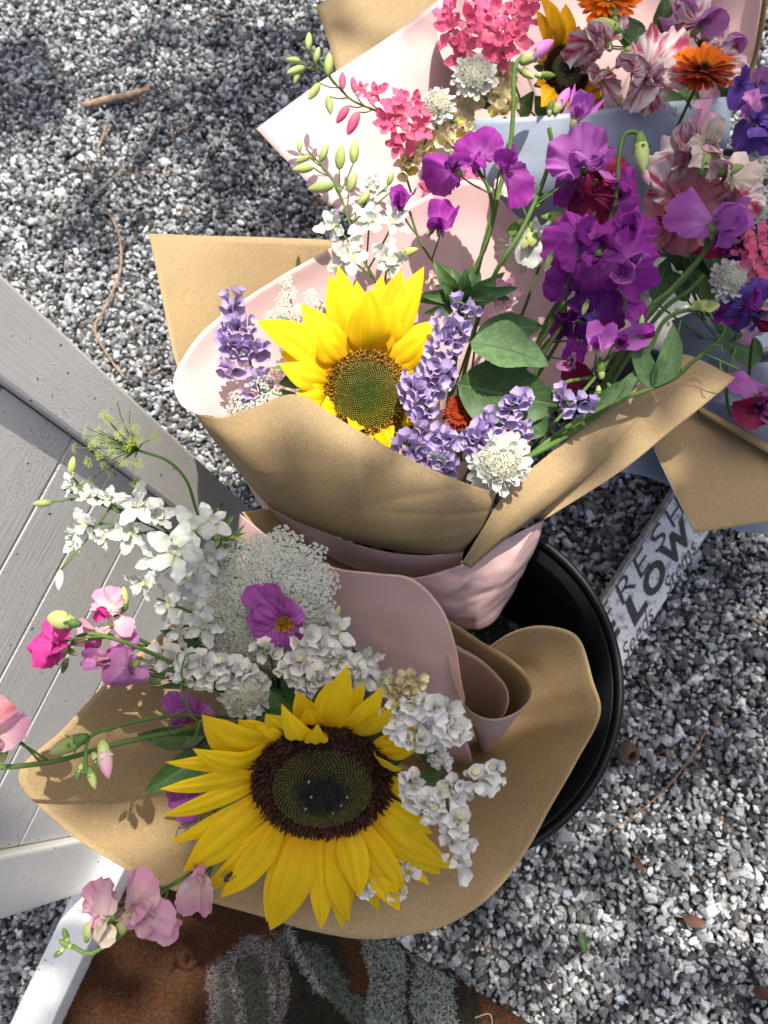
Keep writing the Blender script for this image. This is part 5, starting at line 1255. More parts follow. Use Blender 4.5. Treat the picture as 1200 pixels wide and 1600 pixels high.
# ================================================================== MIDDLE BOUQUET
def z4(x, y): return 220 + .3833 * x, 350 + .3833 * y
def T2(x, y, w_, **o): a, b = z4(x, y); return (a, b, w_ * .40, o)
S2 = [T2(470, 395, 130, sway=.08), T2(655, 325, 125), T2(770, 208, 135, lift=.004), T2(805, 168, 110, lift=-.006), T2(930, 268, 165, lift=.012, arch=.12), T2(985, 205, 100, lift=-.006), T2(1062, 185, 130), T2(1155, 172, 120, lift=-.004),
      T2(1030, 330, 140, lift=.012), T2(1195, 395, 130), T2(1178, 452, 120, lift=.005), T2(570, 520, 90, lift=-.006), T2(568, 572, 110, arch=.14, lift=.006), T2(1110, 600, 80), T2(1135, 800, 110, lift=.004, arch=.15), T2(632, 690, 110, lift=.008, arch=.2),
      T2(735, 760, 90, lift=.012, arch=.25), T2(860, 850, 90, lift=.012, arch=.3), T2(940, 890, 80, lift=.01), T2(1015, 910, 90, lift=.01, arch=.2), T2(1060, 690, 70, lift=.006), T2(720, 440, 100, lift=.006), T2(880, 230, 100, lift=-.008), T2(1120, 260, 100, lift=-.006)]
sunflower('yellow sunflower with green centre behind the kraft flap', (573, 617, .600), (.05, .12, -1), 69, S2, 'green', (660, 800, .82), dome=.008, lift=.008)

LS = 'lilac statice'
statice('lilac statice sprig against the pink lip left of sunflower', [([(372, 462, .640), (358, 478, .638)], 17), ([(360, 505, .637), (392, 512, .635)], 15), ([(352, 532, .637), (372, 545, .635), (402, 545, .635)], 16), ([(356, 570, .637), (366, 575, .637)], 16), ([(395, 585, .64), (410, 600, .64), (385, 618, .645)], 15)], 19, LILAC, .10, seed=11, group=LS, stempts=[(375, 465, .645), (385, 520, .648), (395, 580, .65), (430, 650, .70)])
statice('tall lilac statice sprig along the right edge of the sunflower', [([(738, 482, .60), (712, 474, .60)], 10), ([(705, 508, .575), (694, 545, .572), (684, 590, .570)], 28), ([(648, 600, .570), (660, 635, .570)], 22)], 18, LILAC, .07, seed=12, group=LS, maxn=110)
statice('lilac statice sprig slanting above the white scabious', [([(818, 618, .575), (795, 645, .573)], 17), ([(775, 660, .570), (740, 690, .568)], 21), ([(815, 660, .575), (820, 675, .575)], 10)], 18, LILAC, .14, seed=13, group=LS)
statice('lilac statice low against the kraft flap edge', [([(628, 690, .566), (655, 705, .564), (700, 722, .564)], 18), ([(660, 668, .568), (700, 690, .568)], 18)], 18, LILAC, .08, seed=14, group=LS, maxn=80)
statice('small lilac statice tip over the dark green leaf', [([(880, 615, .585), (890, 638, .585)], 14), ([(905, 625, .585), (925, 632, .585)], 10)], 19, LILAC, .14, seed=15, group=LS)
# lace sprigs
lace('grey white lace sprig left of the upper sunflower petals', (460, 460, .66), [(447, 440, .655), (450, 458, .658), (443, 472, .66), (486, 462, .66), (492, 476, .662), (440, 488, .66), (422, 496, .662), (460, 488, .662), (476, 486, .665), (432, 505, .665)], 13, [(465, 510, .69), (500, 560, .73), (600, 720, .80)], 'lace flowers')
lace('white lace sprig resting on the kraft flap edge', (390, 630, .635), [(376, 640, .628), (395, 640, .625), (412, 625, .625), (430, 618, .625), (368, 622, .635), (415, 598, .632), (360, 645, .63), (398, 590, .64), (350, 648, .635)], 13, [(420, 650, .65), (470, 690, .70), (600, 780, .80)], 'lace flowers')
leafy('narrow green leaves behind the left sunflower petals', [((490, 590, .63), (435, 600, .625), 30, DKGREEN), ((487, 540, .635), (436, 492, .635), 16, MIDGREEN), ((470, 620, .63), (410, 610, .63), 12, MIDGREEN), ((480, 575, .64), (420, 575, .635), 10, GREEN)], (540, 680, .75))

# white larkspur with green buds
larkspur('white larkspur with green buds rising over the pink paper', [(478, 232, .655), (505, 262, .655), (530, 300, .655), (545, 345, .655), (565, 400, .66), (590, 450, .675), (620, 560, .75), (650, 700, .82)], WHITE,
    [(577, 346, .640, 44, .05, -.1, 10), (522, 353, .645, 38, -.7, .2, 265), (616, 348, .645, 36, .5, -.2, 50), (546, 402, .645, 44, -.3, .2, 240), (608, 406, .640, 48, .2, .2, 150), (582, 292, .65, 26, .1, .4, 170)],
    [(484, 245, .652, 24, 250), (490, 262, .65, 34, 265), (468, 238, .652, 22, 0), (500, 252, .655, 30, 25), (530, 265, .65, 40, 5), (552, 255, .65, 38, 5), (522, 290, .65, 42, 262), (545, 300, .65, 34, 20), (606, 290, .65, 24, 20), (610, 300, .65, 22, 160), (560, 320, .65, 30, 40)], 2.4)
larkspur('pale pink larkspur bloom beside the spiky green bracts', [(790, 445, .645), (785, 480, .66), (760, 560, .73), (720, 700, .82)], MAUVE,
    [(792, 455, .628, 34, .2, -.1, 20, PALEPINK), (786, 488, .63, 28, -.1, .4, 180, PALEPINK), (680, 440, .64, 22, -.1, -.2, 340, PALEPINK)], [(668, 445, .64, 18, 30)])
# sunflower bud turned away: spiky bracts
def spiky():
    c = W(722, 470, .632); foot = W(700, 640, .78); root = empty('sunflower_bud', foot); tag(root, 'spiky dark green sunflower bud behind the lilac statice', 'flower bud')
    tube('stem', [c, (c + foot) / 2, foot], .003, GREEN, root, 10, 8)
    rr = random.Random(4)
    for i, (x, y) in enumerate([(678, 405), (690, 412), (706, 418), (726, 420), (740, 415), (752, 425), (790, 425), (800, 470), (775, 452), (640, 472), (655, 460), (662, 490), (690, 440), (745, 440), (760, 470), (700, 455), (720, 445), (810, 450)]):
        v, f, u = petal_bt(c + D(*(rr.uniform(-1, 1), rr.uniform(-1, 1), 0)) * .004, W(x, y, .622 + rr.uniform(-.015, .02)), D(.1, .3, -1), S(26, .63), 'point', .10, .3, .06, 0, .06, rr.uniform(-.1, .1), .2, 12, 6, i)
        part('bract', mesh('bract', v, f, u, [DKGREEN]), root)
    for x, y in ((704, 438), (724, 436), (715, 442)):
        v, f, u = petal_bt(c, W(x, y, .628), D(0, .2, -1), S(9, .63), 'sun', .1); part('petal', mesh('petal', v, f, u, [GOLD]), root)
spiky()
leafy('large grey green leaf right of the tall lilac statice', [((735, 535, .585), (858, 572, .578), 78, MIDGREEN, dict(cup=.2, arch=.08, kind='leaf', tilt=(0, -.4), fold=.12))], (700, 640, .74))
leafy('big dark green leaves between statice and sweet pea stems', [((715, 600, .60), (880, 635, .595), 100, DKGREEN, dict(cup=.15, arch=.05, tilt=(0, .3), fold=.1)), ((745, 520, .62), (850, 510, .625), 46, DKGREEN), ((850, 680, .60), (820, 650, .598), 40, DKGREEN)], (720, 720, .76))
calendula('rust orange calendula mostly hidden among lilac statice', 720, 645, .612, 32, -.1, -.2, 0, RUST, RUST)
calendula('orange calendula peeping out above the white scabious', 800, 690, .590, 30, .2, .2, 0, ORANGE, ORANGE)
scabious('white scabious head at the corner of the two kraft flaps', 778, 722, .568, 56, .15, .25, WHITE)

# purple sweet peas
sweet_pea('purple sweet pea with two small blooms above the sunflower', [(640, 330, .66), (655, 375, .665), (670, 400, .67), (690, 440, .68), (700, 560, .76), (690, 700, .84)],
    [(630, 312, .645, 36, -.3, -.2, 20, PURPLE, PURPLE, 'hood'), (697, 345, .64, 38, .3, .1, 30, PURPLE, PURPLE, 'hood')], [(622, 400, .655, 34, 70, LIME), (668, 368, .66, 22, 40, GREEN)], 1.8)
sweet_pea('purple sweet pea with three blooms beside the blue-grey paper', [(745, 262, .655), (765, 300, .655), (768, 350, .66), (745, 415, .67), (725, 460, .685), (700, 600, .78), (690, 720, .84)],
    [(692, 255, .635, 48, -.25, .1, 285, PURPLE, PURPLE, 'back'), (748, 228, .64, 42, .0, -.3, 5, PURPLE, PURPLE, 'open'), (795, 285, .635, 46, .3, .1, 165, PURPLE, PURPLE, 'hood')], [], 2.8)
sweet_pea('tall orchid sweet pea with a lit upper bloom', [(858, 200, .66), (862, 230, .66), (850, 280, .655), (815, 360, .65), (770, 435, .66), (735, 540, .72), (700, 700, .82)],
    [(908, 172, .645, 50, .1, -.6, 10, ORCHID, ORCHID, 'hood'), (900, 238, .625, 54, -.1, -.05, 350, ORCHID, ORCHID, 'open'), (940, 258, .632, 34, .4, .1, 80, ORCHID, ORCHID, 'hood')], [(868, 175, .65, 44, 30, MAUVE, False), (858, 180, .655, 26, 10, GREEN)], 3.4)
sweet_pea('burgundy and purple sweet pea under the orchid bloom', [(930, 330, .655), (910, 380, .665), (880, 460, .68), (830, 560, .72), (740, 700, .80)],
    [(925, 325, .645, 52, .1, .2, 170, BURG, BURG, 'open'), (985, 300, .65, 46, .4, 0, 85, PURPLE, PURPLE, 'open'), (945, 265, .665, 44, .2, 0, 40, BURG, BURG, 'open'), (885, 290, .655, 42, -.3, .3, 210, PURPLE, PURPLE, 'hood')], [], 2.4)
sweet_pea('big cluster of purple sweet peas with ruffled petals', [(950, 400, .63), (920, 450, .635), (880, 480, .63), (840, 540, .63), (790, 610, .66), (730, 720, .78)],
    [(885, 370, .605, 46, -.3, .1, 285, PURPLE, PURPLE, 'open'), (935, 358, .612, 48, .0, -.3, 350, PURPLE, PURPLE, 'ruffle'), (1000, 395, .605, 62, .4, .1, 60, PURPLE, ORCHID, 'open'), (935, 425, .592, 52, -.1, .3, 190, PURPLE, PURPLE, 'open'), (985, 435, .598, 46, .3, .3, 130, PURPLE, ORCHID, 'hood'), (995, 345, .618, 44, .3, -.3, 40, PURPLE, PURPLE, 'ruffle'), (895, 405, .60, 36, -.2, .2, 240, PURPLE, VIOLET, 'open')],
    [(862, 395, .60, 26, 200, LIME), (918, 470, .60, 24, 200, LIME)], 3.0)
sweet_pea('dark violet sweet pea stem in the shade of the purple cluster', [(900, 470, .635), (880, 510, .64), (850, 540, .642), (800, 600, .67), (730, 720, .80)],
    [(875, 445, .622, 30, -.2, .1, 300, VIOLET, VIOLET, 'open'), (915, 478, .625, 34, .2, .2, 100, VIOLET, VIOLET, 'open'), (880, 505, .63, 30, -.1, .3, 200, VIOLET, VIOLET, 'hood'), (945, 490, .62, 40, .3, .2, 60, VIOLET, BLUEV, 'open'), (905, 545, .63, 36, 0, .4, 190, VIOLET, VIOLET, 'open'), (900, 580, .63, 34, .2, .4, 150, BURG, MAUVE, 'hood')], [], 2.6)
sweet_pea('bright purple sweet pea low on the right with folded blooms', [(965, 545, .60), (930, 590, .605), (890, 635, .612), (840, 690, .63), (760, 780, .74)],
    [(938, 528, .592, 38, -.2, .1, 10, ORCHID, ORCHID, 'hood'), (980, 530, .595, 38, .3, .2, 60, ORCHID, PURPLE, 'hood'), (1000, 490, .605, 34, .2, -.2, 30, PURPLE, PURPLE, 'open')], [(940, 590, .60, 34, 355, GREEN), (935, 605, .60, 28, 180, GREEN), (950, 600, .60, 24, 150, LIME), (1000, 515, .60, 24, 10, LIME)], 2.6)
sweet_pea('nodding green bud on a hooked stem beside the burgundy bloom', [(1000, 212, .625), (990, 206, .624), (975, 212, .625), (966, 250, .63), (962, 310, .64), (950, 350, .65), (880, 520, .70), (740, 740, .82)], [], [(1000, 212, .622, 58, 175, LIME, False), (1004, 262, .63, 30, 160, PALEPINK, False, 0, False)], 3.0)
sweet_pea('pale nodding bud on a hooked stem before the yellow petals', [(830, 90, .68), (812, 92, .68), (803, 115, .68), (802, 170, .682), (795, 240, .69), (770, 330, .70), (740, 450, .72), (700, 640, .82)], [], [(818, 96, .678, 58, 55, MAUVE, False), (812, 110, .68, 26, 120, LIME), (838, 118, .68, 30, 90, GREEN)], 3.4)
sweet_pea('white sweet pea hiding behind green stems on pink paper', [(835, 350, .68), (845, 400, .69), (820, 480, .71), (770, 600, .76), (710, 740, .84)],
    [(830, 385, .665, 36, -.2, .4, 190, WHITE, WHITE, 'hood'), (865, 395, .67, 34, .2, .4, 170, WHITE, WHITE, 'hood'), (800, 395, .68, 36, -.3, .3, 210, CREAMPEA, WHITE, 'open'), (810, 290, .70, 40, 0, 0, 0, CREAMPEA, WHITE, 'ruffle')],
    [(830, 350, .66, 36, 180, LIME, True), (848, 340, .66, 34, 90, LIME, True), (815, 345, .665, 32, 220, GREEN, True), (838, 325, .66, 26, 20, GREEN, True), (825, 365, .66, 26, 200, LIME, True)], 2.4)
# bare stems across the pink paper
def stalk(label, p, rad, group='flower stalks', name='flower_stalk'):
    root = empty(name, W(*p[-1])); tag(root, label, 'stalk', group)
    tube('stem', PX(p), [S(rad, p[0][2]), S(rad * 1.15, p[0][2])], GREEN, root, 36, 7)
    return root
stalk('dark stalk leaning across the pink paper behind the purple blooms', [(780, 300, .67), (760, 380, .675), (735, 440, .68), (710, 560, .75), (690, 740, .84)], 3.6)
stalk('dark stalk coming down from the big purple cluster over pink paper', [(905, 430, .655), (860, 490, .655), (835, 545, .66), (780, 640, .72), (720, 760, .82)], 3.6)
stalk('pale green stalk ending at the dark violet bloom', [(880, 505, .63), (845, 560, .625), (830, 600, .63), (780, 680, .70), (720, 780, .80)], 3.2)
stalk('pale green stalk below the dark violet blooms', [(925, 590, .615), (880, 600, .615), (840, 640, .63), (770, 720, .72)], 3.2)
stalk('thick dark stalk lying along the right kraft flap edge', [(1000, 590, .638), (930, 650, .622), (870, 690, .606), (810, 725, .60), (760, 780, .68)], 4.2)
stalk('thick dark stalk just above the one along the kraft flap', [(975, 600, .64), (910, 655, .625), (850, 695, .61), (800, 740, .62)], 4.2)
# pea shoot with tendrils over the kraft corner
root = stalk('pea shoot with leaves and curling tendrils over the kraft corner', [(1118, 540, .615), (1085, 563, .615), (1055, 590, .612), (1010, 610, .606), (960, 628, .60), (890, 665, .598), (820, 720, .64)], 3.4, None, 'pea_shoot')
for p in ([(1100, 553, .613), (1120, 535, .61), (1133, 515, .607), (1128, 505, .607), (1122, 508, .607)], [(1100, 553, .613), (1118, 560, .612), (1135, 568, .61), (1155, 577, .61)], [(1100, 552, .613), (1112, 540, .61), (1126, 540, .61), (1128, 550, .61)], [(1066, 583, .612), (1058, 560, .608), (1060, 520, .606), (1064, 500, .606)], [(1125, 562, .611), (1126, 575, .61), (1130, 582, .61)]):
    tube('tendril', PX(p), S(1.3, .61), GREEN, root, 24, 5)
leaf_part(root, (1018, 605, .606), (990, 520, .60), 34, MIDGREEN, fold=.3, sway=-.06); leaf_part(root, (1022, 605, .606), (1052, 505, .60), 38, MIDGREEN, fold=.35, sway=.06)
leaf_part(root, (960, 625, .60), (1000, 575, .60), 22, MIDGREEN); leaf_part(root, (925, 640, .60), (985, 590, .60), 24, DKGREEN)
root = stalk('lime green young leaf on a bent stem beside the white scabious', [(1095, 482, .625), (1060, 488, .628), (1035, 505, .63), (1015, 545, .632), (980, 600, .635), (900, 690, .68)], 3.4, None, 'pea_shoot')
for b, t, w_ in (((1085, 484, .624), (1086, 470, .62), 16), ((1090, 484, .624), (1105, 468, .62), 18), ((1098, 482, .624), (1126, 476, .62), 18), ((1080, 480, .626), (1100, 474, .622), 14)): leaf_part(root, b, t, w_, LIME, fold=.3)
stalk('long stalk running from the orchid pink bloom down to the left', [(1118, 360, .665), (1100, 395, .67), (1065, 440, .675), (1030, 475, .68), (980, 540, .70), (900, 680, .78)], 3.6)
stalk('shaded long stalk below the orchid pink bloom', [(1100, 430, .70), (1075, 455, .70), (1035, 485, .70), (980, 560, .73), (900, 690, .80)], 3.6)

# ================================================================== UPPER BOUQUET
LP = [(735, 38, .745, 42, .0, 0, 350), (705, 45, .75, 36, -.5, .1, 290), (772, 20, .74, 44, 0, -.2, 10), (812, 25, .745, 44, .2, 0, 60), (762, 62, .74, 38, .1, .3, 170), (800, 60, .742, 40, .2, .2, 110), (725, 75, .75, 34, -.3, .4, 220), (785, 85, .748, 32, .1, .4, 160), (745, 5, .75, 38, 0, -.4, 0), (825, -5, .75, 40, .3, -.3, 40), (700, 20, .76, 30, -.5, -.1, 280), (720, 90, .755, 30, -.1, .3, 190), (760, 40, .735, 36, 0, 0, 30)]
larkspur('dense cluster of pink larkspur at the top edge', [(770, -30, .765), (775, 30, .77), (790, 90, .785), (830, 200, .83), (880, 320, .92)], LPINK, LP, [])
larkspur('pink larkspur with green buds leaning over the pink paper', [(478, 75, .75), (500, 95, .75), (520, 125, .752), (548, 155, .757), (585, 172, .765), (630, 190, .775), (700, 225, .80), (820, 320, .92)], LPINK,
    [(588, 148, .745, 26, -.3, -.3, 340), (625, 178, .735, 36, 0, 0, 10), (605, 192, .74, 34, -.3, .2, 260), (640, 210, .742, 34, .1, .4, 180), (650, 170, .745, 30, .3, -.1, 60), (632, 155, .75, 28, .1, -.4, 20), (655, 200, .748, 28, .3, .3, 120), (565, 140, .752, 18, -.3, -.2, 340), (620, 225, .75, 26, -.1, .4, 200)],
    [(481, 78, .745, 28, 5), (492, 98, .745, 26, 15), (470, 95, .745, 24, 275), (476, 105, .745, 30, 250), (468, 108, .748, 24, 200), (512, 118, .747, 36, 5), (500, 130, .747, 32, 215), (512, 150, .748, 30, 170), (535, 140, .748, 28, 0, LPINK), (545, 165, .75, 34, 215, LPINK), (560, 175, .752, 40, 205, LPINK), (555, 145, .752, 26, 350, LPINK)], 2.2)
larkspur('pink larkspur blossoms just above the middle pink paper edge', [(700, 290, .76), (730, 300, .78), (800, 350, .90)], LPINK, [(680, 298, .75, 30, -.2, .1, 300), (712, 292, .75, 32, .1, 0, 20), (740, 290, .755, 28, .3, .1, 60), (695, 312, .755, 26, -.1, .4, 200)], [])
scabious('cream scabious head beside the curled paper lip', 740, 120, .745, 40, -.1, -.1, WHITE); scabious('smaller cream scabious head next to the pink larkspur', 683, 166, .75, 34, -.2, -.1, WHITE)
CS = 'cream statice'
statice('cream statice between the two cream scabious heads', [([(700, 190, .765), (720, 195, .765)], 20), ([(715, 170, .77), (735, 160, .77)], 16)], 17, CREAM, .2, seed=21, group=CS, eyemat=YELLOW)
statice('cream statice low on the pink paper by the purple bloom', [([(668, 215, .765), (650, 245, .765), (632, 260, .765)], 16), ([(690, 212, .76), (705, 215, .76)], 14)], 17, CREAM, .2, seed=22, group=CS, eyemat=YELLOW)
statice('cream statice left of the hooked pale bud', [([(780, 110, .765), (785, 140, .765), (785, 168, .765)], 20)], 17, CREAM, .2, seed=23, group=CS, eyemat=YELLOW)
statice('cream statice sprig below the striped sweet peas', [([(965, 165, .775), (990, 168, .775), (1060, 160, .775), (1080, 155, .775)], 14)], 17, CREAM, .15, seed=24, group=CS, eyemat=YELLOW)
S3 = [(842, -10, 26, dict(sway=.1)), (838, 15, 26), (862, 10, 34, dict(lift=.01)), (885, 5, 34), (905, 40, 30), (838, 130, 30, dict(arch=.2)), (845, 168, 34, dict(arch=.2)), (870, 172, 30), (930, 70, 34), (945, 120, 36), (940, 150, 34), (915, 175, 30), (832, 70, 28, dict(arch=.15)), (855, 40, 30, dict(lift=.012))]
sunflower('dark golden sunflower half hidden at the top behind sweet peas', (885, 112, .752), (.1, .1, -1), 36, S3, 'dark', (900, 320, .95), dome=.006, lift=.012, mat=GOLD, bracts=10)
calendula('bright orange calendula at the top edge behind striped sweet peas', 948, 2, .735, 54, -.05, -.1, 0, ORANGE, ORANGE)
calendula('orange and rust calendula beside the pink paper wall', 1098, 112, .700, 54, .0, -.42, 5, ORANGE, RUST, rust_to=math.pi, disc=.2)
SPG = 'striped sweet peas'
sweet_pea('striped red and white sweet pea at the left of its bouquet', [(970, 55, .745), (990, 80, .755), (1005, 120, .775), (1000, 200, .85), (980, 320, .93)],
    [(932, 48, .725, 54, -.2, -.1, 330, STRIPE, STRIPE, 'ruffle'), (915, 80, .73, 44, -.2, .4, 210, STRIPE, STRIPE, 'ruffle'), (930, 140, .745, 44, -.2, .4, 200, STRIPE, STRIPE, 'ruffle')], [(972, 52, .72, 46, 300, LIME), (985, 75, .725, 40, 215, GREEN), (962, 35, .725, 30, 350, GREEN)], 2.8, SPG)
sweet_pea('striped sweet pea with wide fan petal beside the orange calendula', [(1000, 130, .735), (1010, 160, .76), (1010, 240, .85), (1000, 330, .93)],
    [(1035, 95, .712, 64, .15, -.1, 55, STRIPE, STRIPE, 'ruffle'), (1000, 140, .715, 44, -.2, .4, 210, STRIPE, STRIPE, 'hood'), (1025, 140, .722, 44, .2, .4, 140, STRIPE, STRIPE, 'ruffle')], [], 2.4, SPG)
sweet_pea('shaded striped sweet peas against the pink paper wall', [(1100, 40, .79), (1090, 100, .81), (1060, 200, .88), (1040, 330, .95)],
    [(1095, 20, .765, 54, .1, -.2, 20, STRIPE, MAUVE, 'ruffle'), (1065, 10, .775, 40, -.2, -.2, 330, MAUVE, MAUVE, 'ruffle'), (1135, 85, .765, 44, .3, .1, 60, STRIPE, STRIPE, 'ruffle'), (1140, 50, .78, 38, .3, 0, 40, STRIPE, MAUVE, 'ruffle'), (1120, 130, .765, 38, .2, .3, 120, PALEPINK, STRIPE, 'ruffle')], [], 2.4, SPG)
leafy('dark green leaves under the striped sweet peas', [((1080, 190, .77), (1010, 130, .755), 32, DKGREEN), ((1090, 175, .775), (1060, 130, .765), 26, MIDGREEN), ((830, 175, .775), (805, 160, .77), 44, DKGREEN), ((1030, 60, .80), (1040, -10, .79), 30, DKGREEN), ((860, 185, .78), (835, 150, .775), 34, GREEN), ((770, 170, .785), (755, 140, .78), 36, DKGREEN), ((1000, 40, .80), (985, 90, .78), 34, DKGREEN), ((1000, 90, .82), (960, 20, .80), 46, DKGREEN), ((1040, 120, .82), (1045, 50, .80), 44, DKGREEN), ((900, 60, .82), (850, 90, .81), 44, DKGREEN), ((1130, 170, .80), (1090, 60, .79), 40, DKGREEN)], (960, 300, .93))

# ================================================================== RIGHT-HAND BOUQUET
sweet_pea('pale striped sweet pea with cream blooms before the blue-grey paper', [(1110, 240, .69), (1090, 290, .70), (1070, 330, .71), (1080, 420, .78), (1120, 520, .90)],
    [(1055, 225, .678, 56, -.3, -.1, 300, STRIPE, STRIPE, 'ruffle'), (1105, 208, .672, 52, .2, -.2, 30, PALEPINK, STRIPE, 'ruffle'), (1098, 245, .662, 44, 0, .2, 190, CREAMPEA, CREAMPEA, 'ruffle'), (1152, 265, .665, 46, .4, .1, 70, CREAMPEA, STRIPE, 'ruffle')], [(1095, 272, .655, 40, 20, LIME), (1125, 272, .655, 40, 70, LIME)], 3.0, SPG)
sweet_pea('deep rose sweet peas below the pale striped blooms', [(1060, 310, .705), (1055, 360, .715), (1080, 450, .80), (1120, 540, .90)],
    [(1050, 285, .692, 50, -.2, 0, 330, STRIPE, ROSE, 'ruffle'), (1040, 330, .69, 50, -.2, .2, 250, ROSE, ROSE, 'ruffle'), (1085, 315, .692, 48, .2, .1, 40, ROSE, ROSE, 'ruffle'), (1068, 365, .695, 42, 0, .4, 180, ROSE, ROSE, 'ruffle'), (1025, 350, .70, 40, -.3, .2, 270, ROSE, BURG, 'open'), (1155, 345, .70, 44, .3, .1, 70, ROSE, PALEPINK, 'ruffle'), (1135, 300, .70, 44, .2, .1, 30, ROSE, ROSE, 'ruffle'), (1160, 310, .70, 40, .3, 0, 90, STRIPE, STRIPE, 'ruffle'), (1110, 375, .71, 36, .1, .4, 170, BURG, BURG, 'open')], [], 2.6, SPG)
sweet_pea('orchid pink sweet pea standing out before the rose blooms', [(1112, 365, .655), (1095, 400, .66), (1050, 450, .665), (1000, 500, .67), (920, 640, .76)],
    [(1105, 325, .638, 52, -.1, .1, 335, ORCHID, ORCHID, 'back'), (1145, 335, .642, 40, .5, 0, 45, ORCHID, ORCHID, 'hood'), (1130, 365, .645, 30, .2, .4, 170, ORCHID, ORCHID, 'hood')], [(1112, 372, .65, 30, 350, GREEN)], 3.2)
sweet_pea('blue violet sweet pea at the upper picture edge', [(1190, 190, .72), (1185, 260, .76), (1170, 380, .84), (1160, 520, .92)],
    [(1152, 145, .705, 32, -.2, .1, 200, BLUEV, BLUEV, 'hood'), (1185, 175, .70, 42, .2, 0, 30, MAUVE, BLUEV, 'ruffle'), (1180, 205, .702, 38, 0, .4, 190, BLUEV, BLUEV, 'open'), (1175, 125, .72, 36, .2, -.2, 0, CREAMPEA, MAUVE, 'ruffle'), (1205, 150, .71, 38, .2, 0, 60, BLUEV, BLUEV, 'open')], [], 2.4)
sweet_pea('violet sweet pea beside the white scabious at the edge', [(1180, 490, .70), (1175, 540, .74), (1170, 600, .85), (1175, 640, .92)],
    [(1170, 462, .685, 34, -.1, 0, 0, BLUEV, BLUEV, 'open'), (1155, 490, .685, 36, -.3, .3, 230, BLUEV, VIOLET, 'open'), (1195, 475, .68, 38, .3, .1, 60, VIOLET, MAUVE, 'open'), (1190, 510, .69, 32, .2, .4, 150, PALEPINK, BURG, 'ruffle'), (1140, 488, .70, 26, -.2, .2, 250, VIOLET, VIOLET, 'hood')], [(1190, 490, .675, 30, 30, LIME)], 2.4)
sweet_pea('mauve sweet pea resting on the blue-grey lining', [(1180, 620, .70), (1145, 650, .715), (1135, 600, .73), (1150, 540, .80), (1170, 500, .90)],
    [(1185, 595, .69, 44, .1, -.2, 10, ORCHID, MAUVE, 'open'), (1172, 635, .685, 44, -.2, .4, 250, BURG, ORCHID, 'hood'), (1205, 640, .69, 40, .3, .3, 130, ORCHID, BURG, 'hood')], [], 2.4)
scabious('white scabious head at the right edge above the kraft corner', 1140, 437, .69, 36, -.2, 0, WHITE)
larkspur('rose pink frilled blooms at the right picture edge', [(1190, 370, .70), (1185, 420, .72), (1180, 520, .88)], LPINK, [(1185, 375, .685, 34, .1, -.2, 20), (1178, 415, .685, 34, 0, .2, 200), (1205, 400, .69, 34, .3, 0, 70), (1195, 440, .69, 30, .2, .3, 150), (1170, 392, .69, 28, -.2, 0, 280)], [])
statice('deep purple statice between rose blooms and white scabious', [([(1150, 375, .70), (1165, 395, .70), (1150, 400, .70)], 18), ([(1130, 370, .71), (1165, 355, .70)], 12)], 14, VIOLET, .1, seed=31)
lace('grey lace flower at the right edge beside the cream bloom', (1185, 290, .72), disc_spots(1190, 255, .715, 30, 26, 9, .004, 7) + disc_spots(1185, 320, .715, 26, 32, 9, .004, 8), 13, [(1190, 310, .76), (1190, 380, .82), (1180, 500, .92)], 'lace flowers')
leafy('dark green leaves in the gap beside the rose sweet peas', [((1180, 240, .74), (1140, 225, .735), 30, DKGREEN), ((1075, 470, .75), (1040, 420, .74), 30, DKGREEN), ((1110, 480, .76), (1090, 420, .75), 26, GREEN), ((1150, 520, .76), (1110, 500, .75), 30, DKGREEN), ((1160, 420, .74), (1120, 395, .735), 26, DKGREEN), ((1110, 460, .78), (1060, 400, .77), 50, DKGREEN), ((1130, 430, .78), (1095, 380, .76), 44, DKGREEN), ((1070, 420, .77), (1040, 370, .75), 40, DKGREEN), ((1020, 470, .72), (1045, 400, .72), 34, DKGREEN), ((1190, 560, .80), (1120, 530, .79), 46, DKGREEN)], (1150, 560, .90))
# ------------------------------------------------------------------ litter on the gravel
def litter(name, label, pts, r, mat, cat, k=7, group='twigs on the gravel', smooth=True):
    P = np.array([WH(*p) for p in pts]); root = empty(name, P[-1]); tag(root, label, cat, group)
    tube('shaft', P, r, mat, root, 40, k); return root, P
NEEDLE = plain_mat('dry_needle', (.20, .10, .05), (.32, .18, .10), 150, .7)
GREYT = plain_mat('grey_twig', (.20, .19, .17), (.34, .31, .28), 150, .8)
o, P = litter('stick', 'short thick pale brown stick on the gravel at upper left', [(132, 165, .012), (165, 157, .013), (200, 150, .013), (234, 139, .012)], [.0055, .0068, .0060, .0035], TWIG, 'stick', 9)
tube('side_knot', [P[1], P[1] + D(-.1, -.8, -.4) * .009], [.003, .0012], TWIG, o, 5, 6)
litter('twig', 'long thin grey twig running diagonally over the gravel', [(250, 175, .012), (235, 215, .014), (190, 265, .014), (130, 318, .013), (70, 360, .011)], [.0012, .0014, .0009], GREYT, 'twig')
o, P = litter('twig', 'curved brown twig running down to the wooden post', [(165, 325, .010), (185, 365, .014), (188, 420, .015), (165, 480, .014), (148, 515, .013), (175, 565, .012), (195, 590, .010)], [.0012, .0022, .0024, .002, .0014], TWIG, 'twig')
tube('side_twig', np.array([WH(150, 510, .013), WH(140, 525, .013)]), [.0016, .0010], TWIG, o, 6, 5)
litter('twig', 'small bent twig below the thick stick', [(168, 190, .012), (160, 215, .014), (150, 240, .011)], [.002, .0024, .0012], TWIG, 'twig')
litter('pine_needle', 'long orange brown needle on the gravel at lower right', [(1106, 1138, .013), (1078, 1185, .014), (1040, 1232, .014), (990, 1275, .013), (942, 1302, .012)], [.0011, .0009, .0005], NEEDLE, 'needle', 6)
